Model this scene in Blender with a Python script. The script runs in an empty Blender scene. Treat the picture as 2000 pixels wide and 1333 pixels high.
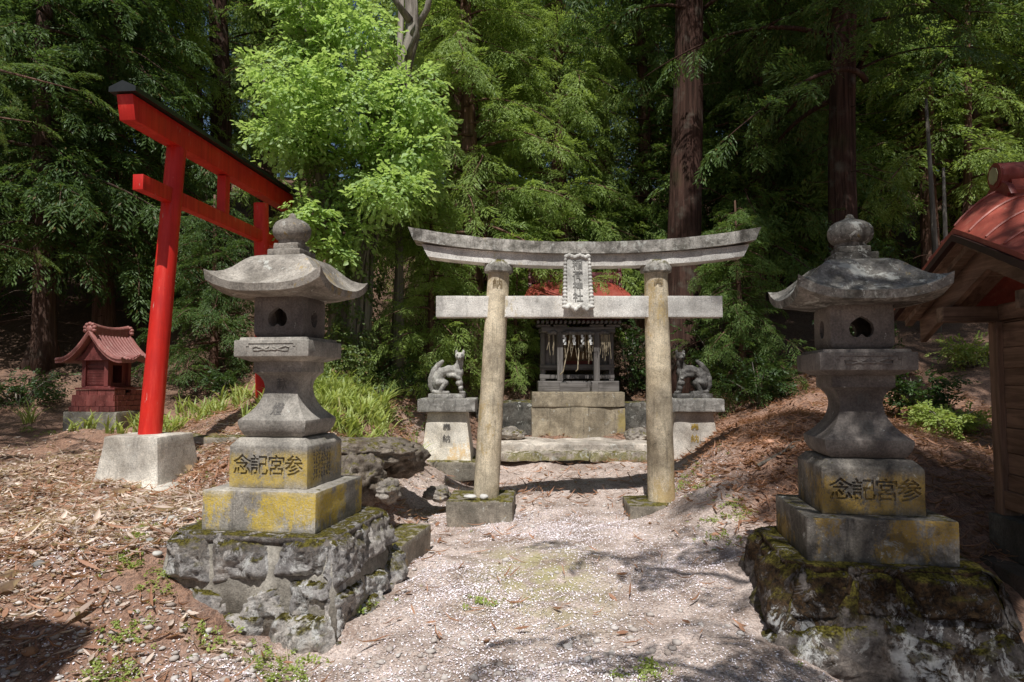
import bpy, bmesh, math, random
import numpy as np
from mathutils import Vector, Matrix, noise as mnoise
R = math.radians
rnd = random.Random(7)
rng = np.random.default_rng(11)
SC = bpy.context.scene
COL = SC.collection
F = 1333.0
PITCH = math.atan(73.5 / F)
EYE = 1.6
YAW = R(9.2)          # the shrine's grid is turned this much from the view axis


def P(u, v, Y):
    """point at ground distance Y seen at photo pixel (u, v): used to take measurements from the photo"""
    y = 666.5 - v
    dy = F * math.cos(PITCH) - y * math.sin(PITCH)
    dz = F * math.sin(PITCH) + y * math.cos(PITCH)
    return Vector(((u - 1000) * Y / dy, Y, EYE + dz * Y / dy))


# ------------------------------------------------------------------ materials
class Nodes:
    def __init__(self, name):
        self.m = bpy.data.materials.new(name)
        self.m.use_nodes = True
        self.t = self.m.node_tree
        self.t.nodes.clear()
        self.out = self.t.nodes.new('ShaderNodeOutputMaterial')

    def n(self, kind, **kw):
        nd = self.t.nodes.new('ShaderNode' + kind)
        for k, v in kw.items():
            setattr(nd, k, v)
        return nd

    def put(self, sock, val):
        if hasattr(val, 'links'):
            self.t.links.new(val, sock)
        elif isinstance(val, (tuple, list)) and len(val) == 3 and sock.type == 'RGBA':
            sock.default_value = (*val, 1)
        else:
            sock.default_value = val

    def obj(self):
        return self.n('TexCoord').outputs['Object']

    def pos(self):
        return self.n('NewGeometry').outputs['Position']

    def scaled(self, co, s):
        nd = self.n('Mapping')
        self.put(nd.inputs['Vector'], co)
        nd.inputs['Scale'].default_value = s
        return nd.outputs[0]

    def noise(self, co, scale, detail=5, rough=.6, dist=0):
        nd = self.n('TexNoise')
        self.put(nd.inputs['Vector'], co)
        nd.inputs['Scale'].default_value = scale
        nd.inputs['Detail'].default_value = detail
        nd.inputs['Roughness'].default_value = rough
        nd.inputs['Distortion'].default_value = dist
        return nd.outputs['Fac']

    def voro(self, co, scale, feature='F1', out='Distance'):
        nd = self.n('TexVoronoi', feature=feature)
        self.put(nd.inputs['Vector'], co)
        nd.inputs['Scale'].default_value = scale
        return nd.outputs[out]

    def step(self, x, lo, hi, a=0., b=1.):
        nd = self.n('MapRange', interpolation_type='SMOOTHSTEP')
        self.put(nd.inputs['Value'], x)
        nd.inputs['From Min'].default_value = lo
        nd.inputs['From Max'].default_value = hi
        nd.inputs['To Min'].default_value = a
        nd.inputs['To Max'].default_value = b
        return nd.outputs[0]

    def math(self, op, a, b=0.):
        nd = self.n('Math', operation=op)
        self.put(nd.inputs[0], a)
        self.put(nd.inputs[1], b)
        return nd.outputs[0]

    def mix(self, fac, a, b, mode='MIX'):
        nd = self.n('Mix', data_type='RGBA', blend_type=mode)
        self.put(nd.inputs[0], fac)
        self.put(nd.inputs[6], a)
        self.put(nd.inputs[7], b)
        return nd.outputs[2]

    def bump(self, h, dist=.01, strength=1., normal=None):
        nd = self.n('Bump')
        self.put(nd.inputs['Height'], h)
        nd.inputs['Distance'].default_value = dist
        nd.inputs['Strength'].default_value = strength
        if normal is not None:
            self.put(nd.inputs['Normal'], normal)
        return nd.outputs[0]

    def xyz(self, v):
        nd = self.n('SeparateXYZ')
        self.put(nd.inputs[0], v)
        return nd.outputs

    def principled(self, col, rough=.8, spec=.3, normal=None, metal=0.):
        b = self.n('BsdfPrincipled')
        self.put(b.inputs['Base Color'], col)
        self.put(b.inputs['Roughness'], rough)
        self.put(b.inputs['Specular IOR Level'], spec)
        self.put(b.inputs['Metallic'], metal)
        if normal is not None:
            self.put(b.inputs['Normal'], normal)
        return b.outputs[0]

    def done(self, shader):
        self.t.links.new(shader, self.out.inputs['Surface'])
        return self.m


def stone(name, c1, c2, yellow=0., white=0., moss=0., streak=0., joints=0., pits=1., yscale=2.0, ycol=(.42, .27, .04), blotch=3.0, band=None, dirt=0.):
    g = Nodes(name)
    co = g.obj()
    w = g.noise(co, blotch, 8, .65, .3)
    col = g.mix(g.step(w, .33, .68), c1, c2)
    fine = g.noise(co, 70, 4, .7)
    col = g.mix(1., col, g.mix(g.step(fine, .25, .75), (.62, .62, .62), (1.18, 1.17, 1.15)), 'MULTIPLY')
    mac = g.noise(co, 1.35, 5, .62, .6)
    col = g.mix(1., col, g.mix(g.step(mac, .36, .64), (.66, .65, .64), (1.16, 1.15, 1.13)), 'MULTIPLY')
    ptt = g.noise(co, 17, 7, .75, .4)
    col = g.mix(g.step(ptt, .56, .66, 0, .45), col, (.09, .08, .065))
    if streak:
        s = g.noise(g.scaled(co, (11, 11, .9)), 1.6, 7, .74)
        col = g.mix(g.step(s, .5, .72, 0, streak), col, (.045, .042, .038))
    nrm = g.n('NewGeometry').outputs['Normal']
    nz = g.xyz(nrm)[2]
    if yellow:
        y = g.noise(g.scaled(co, (1, 1, .75)), yscale, 7, .62, .2)
        y2 = g.math('ADD', g.math('MULTIPLY', g.noise(g.scaled(co, (22, 22, 5)), 1., 5, .7), .5), g.math('MULTIPLY', g.noise(co, 48, 5, .8), .5))
        f = g.step(g.math('ADD', y, g.math('MULTIPLY', y2, .55)), .935 - .20 * yellow, 1.0 - .18 * yellow)
        if band:
            bz = g.math('ABSOLUTE', g.math('SUBTRACT', g.math('ADD', g.xyz(co)[2], g.math('MULTIPLY', g.math('SUBTRACT', g.noise(co, 5, 4), .5), .14)), band[0]))
            f = g.math('MULTIPLY', f, g.step(bz, band[1] * 1.35, band[1] * .6))
        f = g.math('MULTIPLY', f, g.step(g.math('ABSOLUTE', nz), .9, .55))
        f = g.math('MULTIPLY', f, g.step(g.noise(co, 85, 5, .75), .36, .52, .25, 1.))
        col = g.mix(g.math('MULTIPLY', f, .85), col, ycol)
    if white:
        a = g.noise(co, 8.5, 9, .72, .6)
        f = g.step(a, .66 - .14 * white, .70 - .13 * white)
        col = g.mix(g.math('MULTIPLY', f, .8), col, (.55, .55, .50))
        v = g.voro(co, 26)
        col = g.mix(g.step(v, .16, .10, 0, .55 * white), col, (.6, .6, .55))
    if dirt:
        d = g.noise(co, 6, 8, .7, .5)
        col = g.mix(g.step(d, .48, .62, 0, dirt), col, (.022, .017, .012))
    if moss:
        a = g.noise(co, 9, 7, .7)
        f = g.math('MULTIPLY', g.step(nz, .25, .8), g.step(a, .62 - .28 * moss, .70 - .26 * moss))
        mc = g.mix(g.step(g.noise(co, 45, 3), .35, .65), (.035, .028, .008), (.16, .14, .03))
        col = g.mix(f, col, mc)
    h = g.math('ADD', g.math('MULTIPLY', g.noise(co, 24, 8, .7), .8), g.math('MULTIPLY', g.noise(co, 110, 4, .7), .35))
    h = g.math('ADD', h, g.math('MULTIPLY', g.step(g.voro(co, 48), .0, .25), .25 * pits))
    return g.done(g.principled(col, .88, .2, g.bump(h, .012 * pits, .8)))


def bark(name, c1, c2, freq=14., warm=0.):
    g = Nodes(name)
    co = g.obj()
    s = g.noise(g.scaled(co, (freq, freq, .55)), 1., 7, .65, .6)
    col = g.mix(g.step(s, .32, .68), c1, c2)
    b = g.noise(co, 2.2, 6)
    col = g.mix(g.step(b, .52, .72, 0, .55), col, (.16, .15, .12))
    gz = g.noise(co, .8, 4)
    col = g.mix(g.step(gz, .55, .7, 0, .35), col, (.05, .07, .025))
    return g.done(g.principled(col, .95, .1, g.bump(s, .05, 1.)))


def leaf(name, dark, light, trans=.4, tip=None, nscale=.7, gloss=.3):
    g = Nodes(name)
    geo = g.n('NewGeometry')
    r = geo.outputs['Random Per Island']
    w = g.noise(g.pos(), nscale, 3)
    f = g.math('ADD', g.math('MULTIPLY', r, .6), g.math('MULTIPLY', g.step(w, .3, .7), .4))
    col = g.mix(f, dark, light)
    if tip:
        col = g.mix(g.step(r, .955, .965, 0, .8), col, tip)
    p = g.principled(col, .5, gloss)
    t = g.n('BsdfTranslucent')
    g.put(t.inputs['Color'], g.mix(.5, col, (light[0] * 1.5, light[1] * 1.5, light[2] * .6)))
    mx = g.n('MixShader')
    mx.inputs[0].default_value = trans
    g.t.links.new(p, mx.inputs[1])
    g.t.links.new(t.outputs[0], mx.inputs[2])
    return g.done(mx.outputs[0])


def wood(name, c1, c2, axis=0, freq=16.):
    g = Nodes(name)
    co = g.obj()
    sc = [freq] * 3
    sc[axis] = .9
    s = g.noise(g.scaled(co, sc), 1., 7, .7, .8)
    col = g.mix(g.step(s, .3, .7), c1, c2)
    b = g.noise(co, 3.5, 5)
    col = g.mix(g.step(b, .5, .75, 0, .5), col, (c1[0] * .4, c1[1] * .4, c1[2] * .4))
    return g.done(g.principled(col, .85, .2, g.bump(s, .008, .7)))


def paint(name, col, dark, chips=.4, rough=.42, chipcol=(.6, .5, .45), stretch=(6, 6, .7), spec=.4):
    g = Nodes(name)
    co = g.obj()
    w = g.noise(co, 1.7, 6)
    c = g.mix(g.step(w, .3, .72), col, dark)
    f = g.noise(g.scaled(co, stretch), 3., 8, .75)
    st = g.noise(g.scaled(co, (stretch[0] * 2.5, stretch[1] * 2.5, stretch[2] * .6)), 1., 6, .7)
    c = g.mix(g.step(st, .5, .72, 0, .45), c, (min(1, col[0] * 1.25 + .02), col[1] * 2.2 + .03, col[2] * 2.2 + .025))
    c = g.mix(g.step(st, .5, .3, 0, .5), c, (col[0] * .45, col[1] * .5, col[2] * .5))
    c = g.mix(g.step(f, .70 - .09 * chips, .73 - .09 * chips, 0, .75), c, chipcol)
    h = g.noise(g.scaled(co, stretch), 2.2, 6, .6)
    return g.done(g.principled(c, g.step(w, .3, .7, rough, rough + .2), spec, g.bump(h, .004, .6)))


def flat(name, col, rough=.8, bumpy=0., var=.3, spec=.3):
    g = Nodes(name)
    co = g.obj()
    w = g.noise(co, 9, 6)
    k = 1 - var
    c = g.mix(g.step(w, .3, .7), (col[0] * k, col[1] * k, col[2] * k), col)
    return g.done(g.principled(c, rough, spec, g.bump(w, bumpy or .002, .5)))


# ------------------------------------------------------------------ object helpers
def tag(o, label=None, cat=None, group=None, kind=None):
    for k, v in (('label', label), ('category', cat), ('group', group), ('kind', kind)):
        if v:
            o[k] = v
    return o


def thing(name, label, cat, loc=(0, 0, 0), rz=0., group=None):
    o = bpy.data.objects.new(name, None)
    o.empty_display_size = .1
    COL.objects.link(o)
    o.location = loc
    o.rotation_euler = (0, 0, rz)
    return tag(o, label, cat, group)


def link_mesh(name, me, mat, parent=None, loc=(0, 0, 0), rz=0.):
    o = bpy.data.objects.new(name, me)
    if mat is not None:
        me.materials.clear()
        for m in (mat if isinstance(mat, (list, tuple)) else [mat]):
            me.materials.append(m)
    COL.objects.link(o)
    o.parent = parent
    o.location = loc
    o.rotation_euler = (0, 0, rz)
    return o


def build(name, bm, mat, parent=None, smooth=False, loc=(0, 0, 0), rz=0.):
    me = bpy.data.meshes.new(name)
    bm.normal_update()
    bm.to_mesh(me)
    bm.free()
    if smooth:
        me.shade_smooth()
        if smooth is not True:
            me.set_sharp_from_angle(angle=R(smooth))
    return link_mesh(name, me, mat, parent, loc, rz)


def np_mesh(name, verts, quads=None, tris=None):
    me = bpy.data.meshes.new(name)
    nq = 0 if quads is None else len(quads)
    nt = 0 if tris is None else len(tris)
    me.vertices.add(len(verts))
    me.vertices.foreach_set('co', np.ascontiguousarray(verts, dtype=np.float32).ravel())
    idx = []
    if nq:
        idx.append(np.asarray(quads, dtype=np.int32).ravel())
    if nt:
        idx.append(np.asarray(tris, dtype=np.int32).ravel())
    idx = np.concatenate(idx)
    me.loops.add(len(idx))
    me.loops.foreach_set('vertex_index', idx)
    starts = np.concatenate([np.arange(nq) * 4, nq * 4 + np.arange(nt) * 3]).astype(np.int32)
    me.polygons.add(nq + nt)
    me.polygons.foreach_set('loop_start', starts)
    me.update(calc_edges=True)
    me.validate()
    return me


def add_box(bm, x0, x1, y0, y1, z0, z1, M=None):
    vs = [bm.verts.new(Vector(c) if M is None else M @ Vector(c)) for c in
          ((x0, y0, z0), (x1, y0, z0), (x1, y1, z0), (x0, y1, z0), (x0, y0, z1), (x1, y0, z1), (x1, y1, z1), (x0, y1, z1))]
    for f in ((3, 2, 1, 0), (4, 5, 6, 7), (0, 1, 5, 4), (1, 2, 6, 5), (2, 3, 7, 6), (3, 0, 4, 7)):
        bm.faces.new([vs[i] for i in f])
    return vs


def loft(bm, rings, cap=True):
    """rings: lists of points, same count; closed sections"""
    vv = [[bm.verts.new(p) for p in r] for r in rings]
    n = len(vv[0])
    for a, b in zip(vv, vv[1:]):
        for i in range(n):
            bm.faces.new((a[i], a[(i + 1) % n], b[(i + 1) % n], b[i]))
    if cap:
        bm.faces.new(vv[0][::-1])
        bm.faces.new(vv[-1])
    return vv


def square_ring(h, z, n=1, hy=None):
    hy = h if hy is None else hy
    c = [(-h, -hy), (h, -hy), (h, hy), (-h, hy)]
    out = []
    for i in range(4):
        a, b = c[i], c[(i + 1) % 4]
        for k in range(n):
            t = k / n
            out.append((a[0] + (b[0] - a[0]) * t, a[1] + (b[1] - a[1]) * t, z))
    return out


def round_ring(r, z, n=24, cx=0., cy=0.):
    return [(cx + r * math.cos(2 * math.pi * i / n), cy + r * math.sin(2 * math.pi * i / n), z) for i in range(n)]


def tube(bm, pts, rad, n=8, cap=True):
    pts = [Vector(p) for p in pts]
    rad = rad if isinstance(rad, (list, tuple)) else [rad] * len(pts)
    rings = []
    up = None
    for i, p in enumerate(pts):
        d = (pts[min(i + 1, len(pts) - 1)] - pts[max(i - 1, 0)]).normalized()
        if up is None:
            up = Vector((0, 0, 1)) if abs(d.z) < .8 else Vector((1, 0, 0))
        a = d.cross(up).normalized()
        b = a.cross(d).normalized()
        up = b
        rings.append([p + (a * math.cos(2 * math.pi * k / n) + b * math.sin(2 * math.pi * k / n)) * rad[i] for k in range(n)])
    return loft(bm, rings, cap)


def subdiv(bm, cuts):
    bmesh.ops.subdivide_edges(bm, edges=bm.edges[:], cuts=cuts, use_grid_fill=True)


def bevel(bm, w, seg=2):
    bmesh.ops.bevel(bm, geom=bm.edges[:], offset=w, segments=seg, affect='EDGES', profile=.6, clamp_overlap=True)


def rough(bm, amp=.004, scale=6., seed=0., big=0.):
    bm.normal_update()
    off = Vector((seed * 3.1, seed * 7.7, seed * 1.3))
    mv = []
    for v in bm.verts:
        q = v.co + off
        d = amp * (mnoise.noise(q * scale) + .5 * mnoise.noise(q * scale * 2.7))
        if big:
            d += big * mnoise.noise(q * 1.7)
        mv.append(v.normal * d)
    for v, d in zip(bm.verts, mv):
        v.co += d


def rough_block(x0, x1, y0, y1, z0, z1, bev=.012, cuts=7, amp=.004, scale=6., seed=0., big=0.):
    bm = bmesh.new()
    add_box(bm, x0, x1, y0, y1, z0, z1)
    bevel(bm, bev, 2)
    long = [e for e in bm.edges if e.calc_length() > bev * 4]
    bmesh.ops.subdivide_edges(bm, edges=long, cuts=cuts, use_grid_fill=True)
    rough(bm, amp, scale, seed, big)
    return bm


def baked(o):
    """mesh of o with its modifiers applied"""
    dg = bpy.context.evaluated_depsgraph_get()
    dg.update()
    return bpy.data.meshes.new_from_object(o.evaluated_get(dg))


def carve(bm, cutters):
    """subtract each cutter bmesh (real holes and engraving)"""
    me = bpy.data.meshes.new('w')
    bm.normal_update()
    bm.to_mesh(me)
    bm.free()
    o = bpy.data.objects.new('w', me)
    COL.objects.link(o)
    cs = []
    for c in cutters:
        if isinstance(c, bpy.types.Mesh):
            mc = c
        else:
            mc = bpy.data.meshes.new('c')
            bmesh.ops.recalc_face_normals(c, faces=c.faces[:])
            c.to_mesh(mc)
            c.free()
        k = bpy.data.objects.new('c', mc)
        COL.objects.link(k)
        cs.append(k)
        md = o.modifiers.new('b', 'BOOLEAN')
        md.operation = 'DIFFERENCE'
        md.solver = 'EXACT'
        md.use_self = True
        md.object = k
    res = baked(o)
    for k in cs + [o]:
        bpy.data.objects.remove(k)
    return res


def remeshed(bm, voxel, smooth=4, factor=.5):
    """one continuous surface over everything in bm"""
    me = bpy.data.meshes.new('w')
    bm.normal_update()
    bm.to_mesh(me)
    bm.free()
    o = bpy.data.objects.new('w', me)
    COL.objects.link(o)
    md = o.modifiers.new('r', 'REMESH')
    md.mode = 'VOXEL'
    md.voxel_size = voxel
    if smooth:
        s = o.modifiers.new('s', 'SMOOTH')
        s.iterations = smooth
        s.factor = factor
    res = baked(o)
    bpy.data.objects.remove(o)
    res.shade_smooth()
    return res


def text_bm(body, size, depth, bold=0., vertical=False, lead=1.05):
    """solid letters standing in the XZ plane, face towards -Y, centred on the origin"""
    bm = bmesh.new()
    chars = list(body)
    for i, ch in enumerate(chars):
        cu = bpy.data.curves.new('t', 'FONT')
        cu.body = ch
        cu.size = size
        cu.extrude = depth
        cu.offset = bold
        cu.resolution_u = 2
        cu.align_x = 'CENTER'
        cu.align_y = 'CENTER'
        o = bpy.data.objects.new('t', cu)
        COL.objects.link(o)
        me = baked(o)
        bpy.data.objects.remove(o)
        if vertical:
            T = Matrix.Translation((0, 0, size * lead * ((len(chars) - 1) / 2 - i)))
        else:
            T = Matrix.Translation((size * lead * (i - (len(chars) - 1) / 2), 0, 0))
        me.transform(T @ Matrix.Rotation(R(90), 4, 'X'))
        bm.from_mesh(me)
        bpy.data.meshes.remove(me)
    bmesh.ops.remove_doubles(bm, verts=bm.verts[:], dist=1e-5)
    return bm


def blob(bm, c, r, rot=None, seg=16):
    r = r if isinstance(r, (tuple, list)) else (r, r, r)
    M = Matrix.Translation(c) @ (rot or Matrix.Identity(4)) @ Matrix.Diagonal((*r, 1))
    bmesh.ops.create_uvsphere(bm, u_segments=seg, v_segments=seg // 2 + 2, radius=1, matrix=M)


def chain(bm, pts, rad):
    tube(bm, pts, rad, 10)
    for p, r in zip(pts, rad):
        blob(bm, p, r, seg=10)


# ------------------------------------------------------------------ terrain
CP = np.array([
    (0, 2, 0), (.3, 4, 0), (.2, 6, .03), (.3, 8, .07), (.8, 9.5, .14), (.9, 10.5, .19), (1.2, 10.92, .25), (.3, 10.92, .25), (-.6, 4, .0), (-.6, 6, .05), (-.9, 8, .1), (-1.15, 9.5, .2),
    (1.3, 4, 0), (1.3, 6, .03), (1.75, 8, .1), (2, 9.4, .2), (1.5, 3, -.10), (2.2, 3.6, -.26), (1.55, 3.7, -.10), (3, 3.9, -.22), (2.2, 2.6, -.3), (3.3, 5.2, .12), (2.1, 6.5, .14),
    (2.5, 8.3, .57), (3.1, 8.3, .95), (3.7, 8.4, 1.1), (2.8, 7.3, .5), (3.4, 6.6, .5), (5.4, 8.5, .78), (6.5, 10, .92), (7, 11, 1.2), (8, 13, 2.0), (8.5, 16, 3.5),
    (2.7, 10.5, .38), (3.3, 10.2, .8), (2.6, 13.4, 1.0), (3.4, 13.5, 1.2), (1.2, 12.9, .5), (0, 11.7, .33), (1.2, 11.9, .25), (1.2, 12.35, .36), (-.4, 12.6, .7), (2.2, 11.8, .30), (2.2, 12.4, .40), (4.5, 11.5, 1.3),
    (-2.25, 4.3, .38), (-1.95, 4.28, .27), (-1.62, 4.25, .13), (-1.2, 4.2, .0), (-3, 4.6, .43), (-3.2, 3.6, .1), (-2.3, 3.3, 0), (-4.5, 4.5, .4), (-4.4, 7.0, .42), (-2.7, 6.4, .5), (-3.2, 7.5, .58),
    (-1.8, 7.6, .85), (-2.3, 8.5, 1.0), (-1.9, 9.3, .95), (-1.35, 8.9, .40), (-1.25, 8.2, .2), (-1.3, 7.2, .13), (-1.0, 10.5, .3), (-2.5, 10, 1.35), (-2.9, 11.2, 1.75),
    (-1.7, 11.3, 1.1), (-4.2, 9, .8), (-4.8, 10.5, .95), (-6.3, 11, .79), (-6.6, 10.6, .80), (-6.3, 9, .55), (-8, 8, .5), (-8, 11, .78), (-7, 6, .42), (-6, 13, 1.2), (-4.5, 13, 1.9),
    (-5, 16, 3.4), (-9, 15, 2.4), (-2, 15, 2.9), (1, 16, 2.4), (4, 17, 2.8), (0, 22, 5), (-8, 22, 6), (8, 22, 5.5), (-15, 14, 3), (15, 14, 3),
    (14, 6, 1.2), (-14, 6, .8), (0, -5, 0), (-8, -4, 0), (8, -4, 0), (5, 1, 0), (-5, 1, 0), (0, 40, 13), (-25, 40, 15), (25, 40, 14), (-30, 15, 6), (30, 15, 6),
    (0, -40, 0), (-40, -20, 0), (40, -20, 0), (0, 80, 20), (-80, 80, 20), (80, 80, 20), (-90, -60, 0), (90, -60, 0), (-90, 20, 8), (90, 20, 8)], dtype=float)


def _phi(r2):
    return np.sqrt(r2 + .04)


_A = _phi(((CP[:, None, :2] - CP[None, :, :2]) ** 2).sum(-1))
_n = len(CP)
_K = np.zeros((_n + 3, _n + 3))
_K[:_n, :_n] = _A + np.eye(_n) * 1e-3
_K[:_n, _n] = 1
_K[:_n, _n + 1:] = CP[:, :2]
_K[_n:, :_n] = _K[:_n, _n:].T
_W = np.linalg.solve(_K, np.concatenate([CP[:, 2], np.zeros(3)]))
_wav = [(rng.normal(size=2) * k, rng.uniform(0, 6.28), a) for k, a in
        [(1.3, .03)] * 5 + [(3.2, .016)] * 7 + [(8, .007)] * 9 + [(22, .0035)] * 12]


def ground(x, y):
    x = np.asarray(x, float)
    y = np.asarray(y, float)
    sh = x.shape
    x = x.ravel()
    y = y.ravel()
    out = np.empty_like(x)
    for s in range(0, len(x), 20000):
        xx, yy = x[s:s + 20000], y[s:s + 20000]
        d2 = (xx[:, None] - CP[None, :, 0]) ** 2 + (yy[:, None] - CP[None, :, 1]) ** 2
        out[s:s + 20000] = _phi(d2) @ _W[:_n] + _W[_n] + _W[_n + 1] * xx + _W[_n + 2] * yy
    onpath = np.exp(-((x - .4) / 1.3) ** 4) * (y < 10)
    for k, ph, a in _wav:
        out += a * (1 - .6 * onpath) * np.sin(k[0] * x + k[1] * y + ph)
    return out.reshape(sh)


def gz(x, y):
    return float(ground(np.array([x]), np.array([y]))[0])


def spread(lo, hi, fine, coarse_to, n):
    core = np.arange(lo, hi + fine / 2, fine)
    g = (np.geomspace(fine, coarse_to, n)).cumsum()
    return core, g


cx, g1 = spread(-6.5, 6.0, .045, 14, 40)
xs = np.concatenate([(cx[0] - g1)[::-1], cx, cx[-1] + g1])
cy, g2 = spread(2.8, 11.5, .045, 14, 40)
ys = np.concatenate([(cy[0] - g2)[::-1], cy, cy[-1] + g2])
GX, GY = np.meshgrid(xs, ys)
GZ = ground(GX, GY)
V = np.stack([GX, GY, GZ], -1).reshape(-1, 3)
nx, ny = len(xs), len(ys)
ii = (np.arange(ny - 1)[:, None] * nx + np.arange(nx - 1)[None, :]).ravel()
Q = np.stack([ii, ii + 1, ii + nx + 1, ii + nx], -1)


def ground_material():
    g = Nodes('forest_soil')
    co = g.pos()
    X, Y, Z = g.xyz(co)
    a = g.noise(co, 2.1, 7, .65)
    col = g.mix(g.step(a, .32, .68), (.31, .24, .20), (.68, .575, .52))
    f = g.noise(co, 55, 5, .75)
    col = g.mix(1., col, g.mix(g.step(f, .25, .75), (.36, .33, .32), (1.45, 1.43, 1.41)), 'MULTIPLY')
    # grit
    v = g.voro(co, 85, out='Color')
    gr = g.xyz(v)[0]
    vd = g.voro(co, 85)
    col = g.mix(g.math('MULTIPLY', g.step(gr, .74, .78), g.step(vd, .55, .3, 0, .8)), col, (.74, .69, .66))
    # red-brown needle litter on the banks, away from the path
    wob = g.math('MULTIPLY', g.math('SUBTRACT', g.noise(co, 1.6, 4), .5), 1.6)
    off = g.math('ABSOLUTE', g.math('SUBTRACT', g.math('ADD', X, wob), .45))
    lit = g.math('MAXIMUM', g.step(off, 1.5, 2.4), g.step(g.math('ADD', Y, wob), 10.8, 12.))
    nd = g.noise(g.scaled(co, (30, 9, 30)), 1., 5, .7, 1.5)
    lc = g.mix(g.step(nd, .3, .7), (.10, .05, .032), (.46, .26, .17))
    col = g.mix(g.math('MULTIPLY', lit, .85), col, lc)
    # dark duff under the trees
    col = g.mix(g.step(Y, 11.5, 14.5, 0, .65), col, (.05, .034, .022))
    # thin moss on the trodden path
    mx = g.step(g.math('ABSOLUTE', g.math('SUBTRACT', X, .22)), .75, .1)
    my = g.step(g.math('ABSOLUTE', g.math('SUBTRACT', Y, 5.6)), 1.5, .3)
    mf = g.math('MULTIPLY', g.math('MULTIPLY', mx, my), g.step(g.noise(co, 5, 6), .36, .6, 0, .75))
    col = g.mix(mf, col, (.40, .37, .16))
    h = g.math('ADD', g.math('MULTIPLY', f, .6), g.math('MULTIPLY', nd, g.math('MULTIPLY', lit, .8)))
    h = g.math('ADD', h, g.math('MULTIPLY', g.step(vd, .5, 0.), .35))
    return g.done(g.principled(col, .95, .1, g.bump(h, .02, .9)))


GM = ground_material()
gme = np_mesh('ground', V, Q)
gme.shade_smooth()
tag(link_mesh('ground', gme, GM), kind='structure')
# ------------------------------------------------------------------ stone materials
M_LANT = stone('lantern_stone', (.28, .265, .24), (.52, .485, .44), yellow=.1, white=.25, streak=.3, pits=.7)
M_LANT_DK = stone('lantern_stone_shaded', (.16, .14, .13), (.28, .25, .23), yellow=0, white=.12, streak=.3, pits=.7)  # darker copy of the lantern stone, shade put into the colour
M_LROOF = stone('lantern_roof_stone', (.20, .18, .155), (.50, .46, .41), yellow=.42, white=.35, streak=.4, dirt=.25)
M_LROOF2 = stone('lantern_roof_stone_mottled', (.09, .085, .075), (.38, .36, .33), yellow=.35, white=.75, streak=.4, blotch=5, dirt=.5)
M_LPLY = stone('yellow_lichen_stone', (.32, .30, .27), (.60, .56, .50), yellow=.92, white=.15, streak=.5, moss=.15, yscale=1.9, ycol=(.66, .47, .05), dirt=.2, band=(.13, .13))
M_LIN = stone('inscribed_yellow_stone', (.32, .30, .27), (.58, .54, .48), yellow=1.25, white=.1, streak=.45, moss=.1, yscale=1.3, ycol=(.56, .40, .08), dirt=.2, band=(.40, .11))
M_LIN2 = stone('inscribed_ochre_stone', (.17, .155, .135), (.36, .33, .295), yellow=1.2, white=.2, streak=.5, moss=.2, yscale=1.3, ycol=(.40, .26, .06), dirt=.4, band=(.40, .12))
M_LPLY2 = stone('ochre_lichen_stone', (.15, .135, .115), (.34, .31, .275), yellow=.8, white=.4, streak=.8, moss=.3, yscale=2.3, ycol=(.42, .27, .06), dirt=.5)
M_GROOVE = flat('carved_groove', (.42, .28, .05), .95)
M_GROOVE_DK = flat('groove_shade_grey', (.14, .13, .12), .95)  # for strokes on the surface, the shade of engraving put into their grey
M_GROOVE_D2 = flat('carved_groove_ochre_shaded', (.24, .155, .045), .95)  # ochre of the carving, darkened because the right lantern is in shade
M_GROOVE_TAN = flat('groove_shade_tan', (.27, .20, .11), .95)  # for flat pillar characters, darker tan painted as the shade inside carving
M_TORII = stone('torii_stone', (.52, .43, .30), (.80, .70, .53), yellow=.55, white=.1, streak=.55, pits=.6, blotch=2., ycol=(.50, .36, .16), yscale=1.4, dirt=.22)
M_TBEAM = stone('torii_beam_stone', (.66, .63, .59), (.88, .86, .82), yellow=.35, white=.3, streak=.25, pits=.6, blotch=2.2, ycol=(.58, .47, .26), dirt=.1)
M_TCAP = stone('torii_cap_stone', (.20, .19, .165), (.70, .67, .62), yellow=.05, white=.75, streak=.75, moss=.7, blotch=5, dirt=.5)
M_PLAQUE = stone('plaque_stone', (.50, .49, .46), (.72, .70, .66), white=.5, pits=.6, dirt=.2)
M_BLOCK = stone('mossy_block', (.22, .20, .165), (.46, .41, .34), yellow=.25, white=.4, moss=.75, streak=.3, dirt=.3)
M_CONC = stone('old_concrete', (.58, .53, .46), (.82, .78, .71), white=.1, streak=.3, pits=.8, moss=.05, dirt=.15, blotch=2.)
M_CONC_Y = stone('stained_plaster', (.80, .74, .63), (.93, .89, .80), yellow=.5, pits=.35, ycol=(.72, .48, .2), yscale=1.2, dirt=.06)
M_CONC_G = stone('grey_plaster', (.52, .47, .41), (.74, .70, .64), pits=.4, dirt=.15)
M_CAPST = stone('lichen_cap', (.28, .27, .25), (.58, .56, .53), white=.6, streak=.6, moss=.3, dirt=.5)
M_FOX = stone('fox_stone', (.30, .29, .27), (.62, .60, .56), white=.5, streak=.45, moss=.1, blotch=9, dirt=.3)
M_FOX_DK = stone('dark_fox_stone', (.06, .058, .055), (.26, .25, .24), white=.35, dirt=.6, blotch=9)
M_STEP = stone('step_stone', (.34, .30, .25), (.70, .63, .55), yellow=1.0, white=.6, moss=.5, streak=.4, dirt=.4, ycol=(.19, .18, .04), yscale=2.5)
M_PLAT = stone('platform_stone', (.28, .235, .17), (.50, .43, .32), yellow=.4, white=.35, moss=.2, streak=.5, ycol=(.38, .30, .10), dirt=.2)
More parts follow.
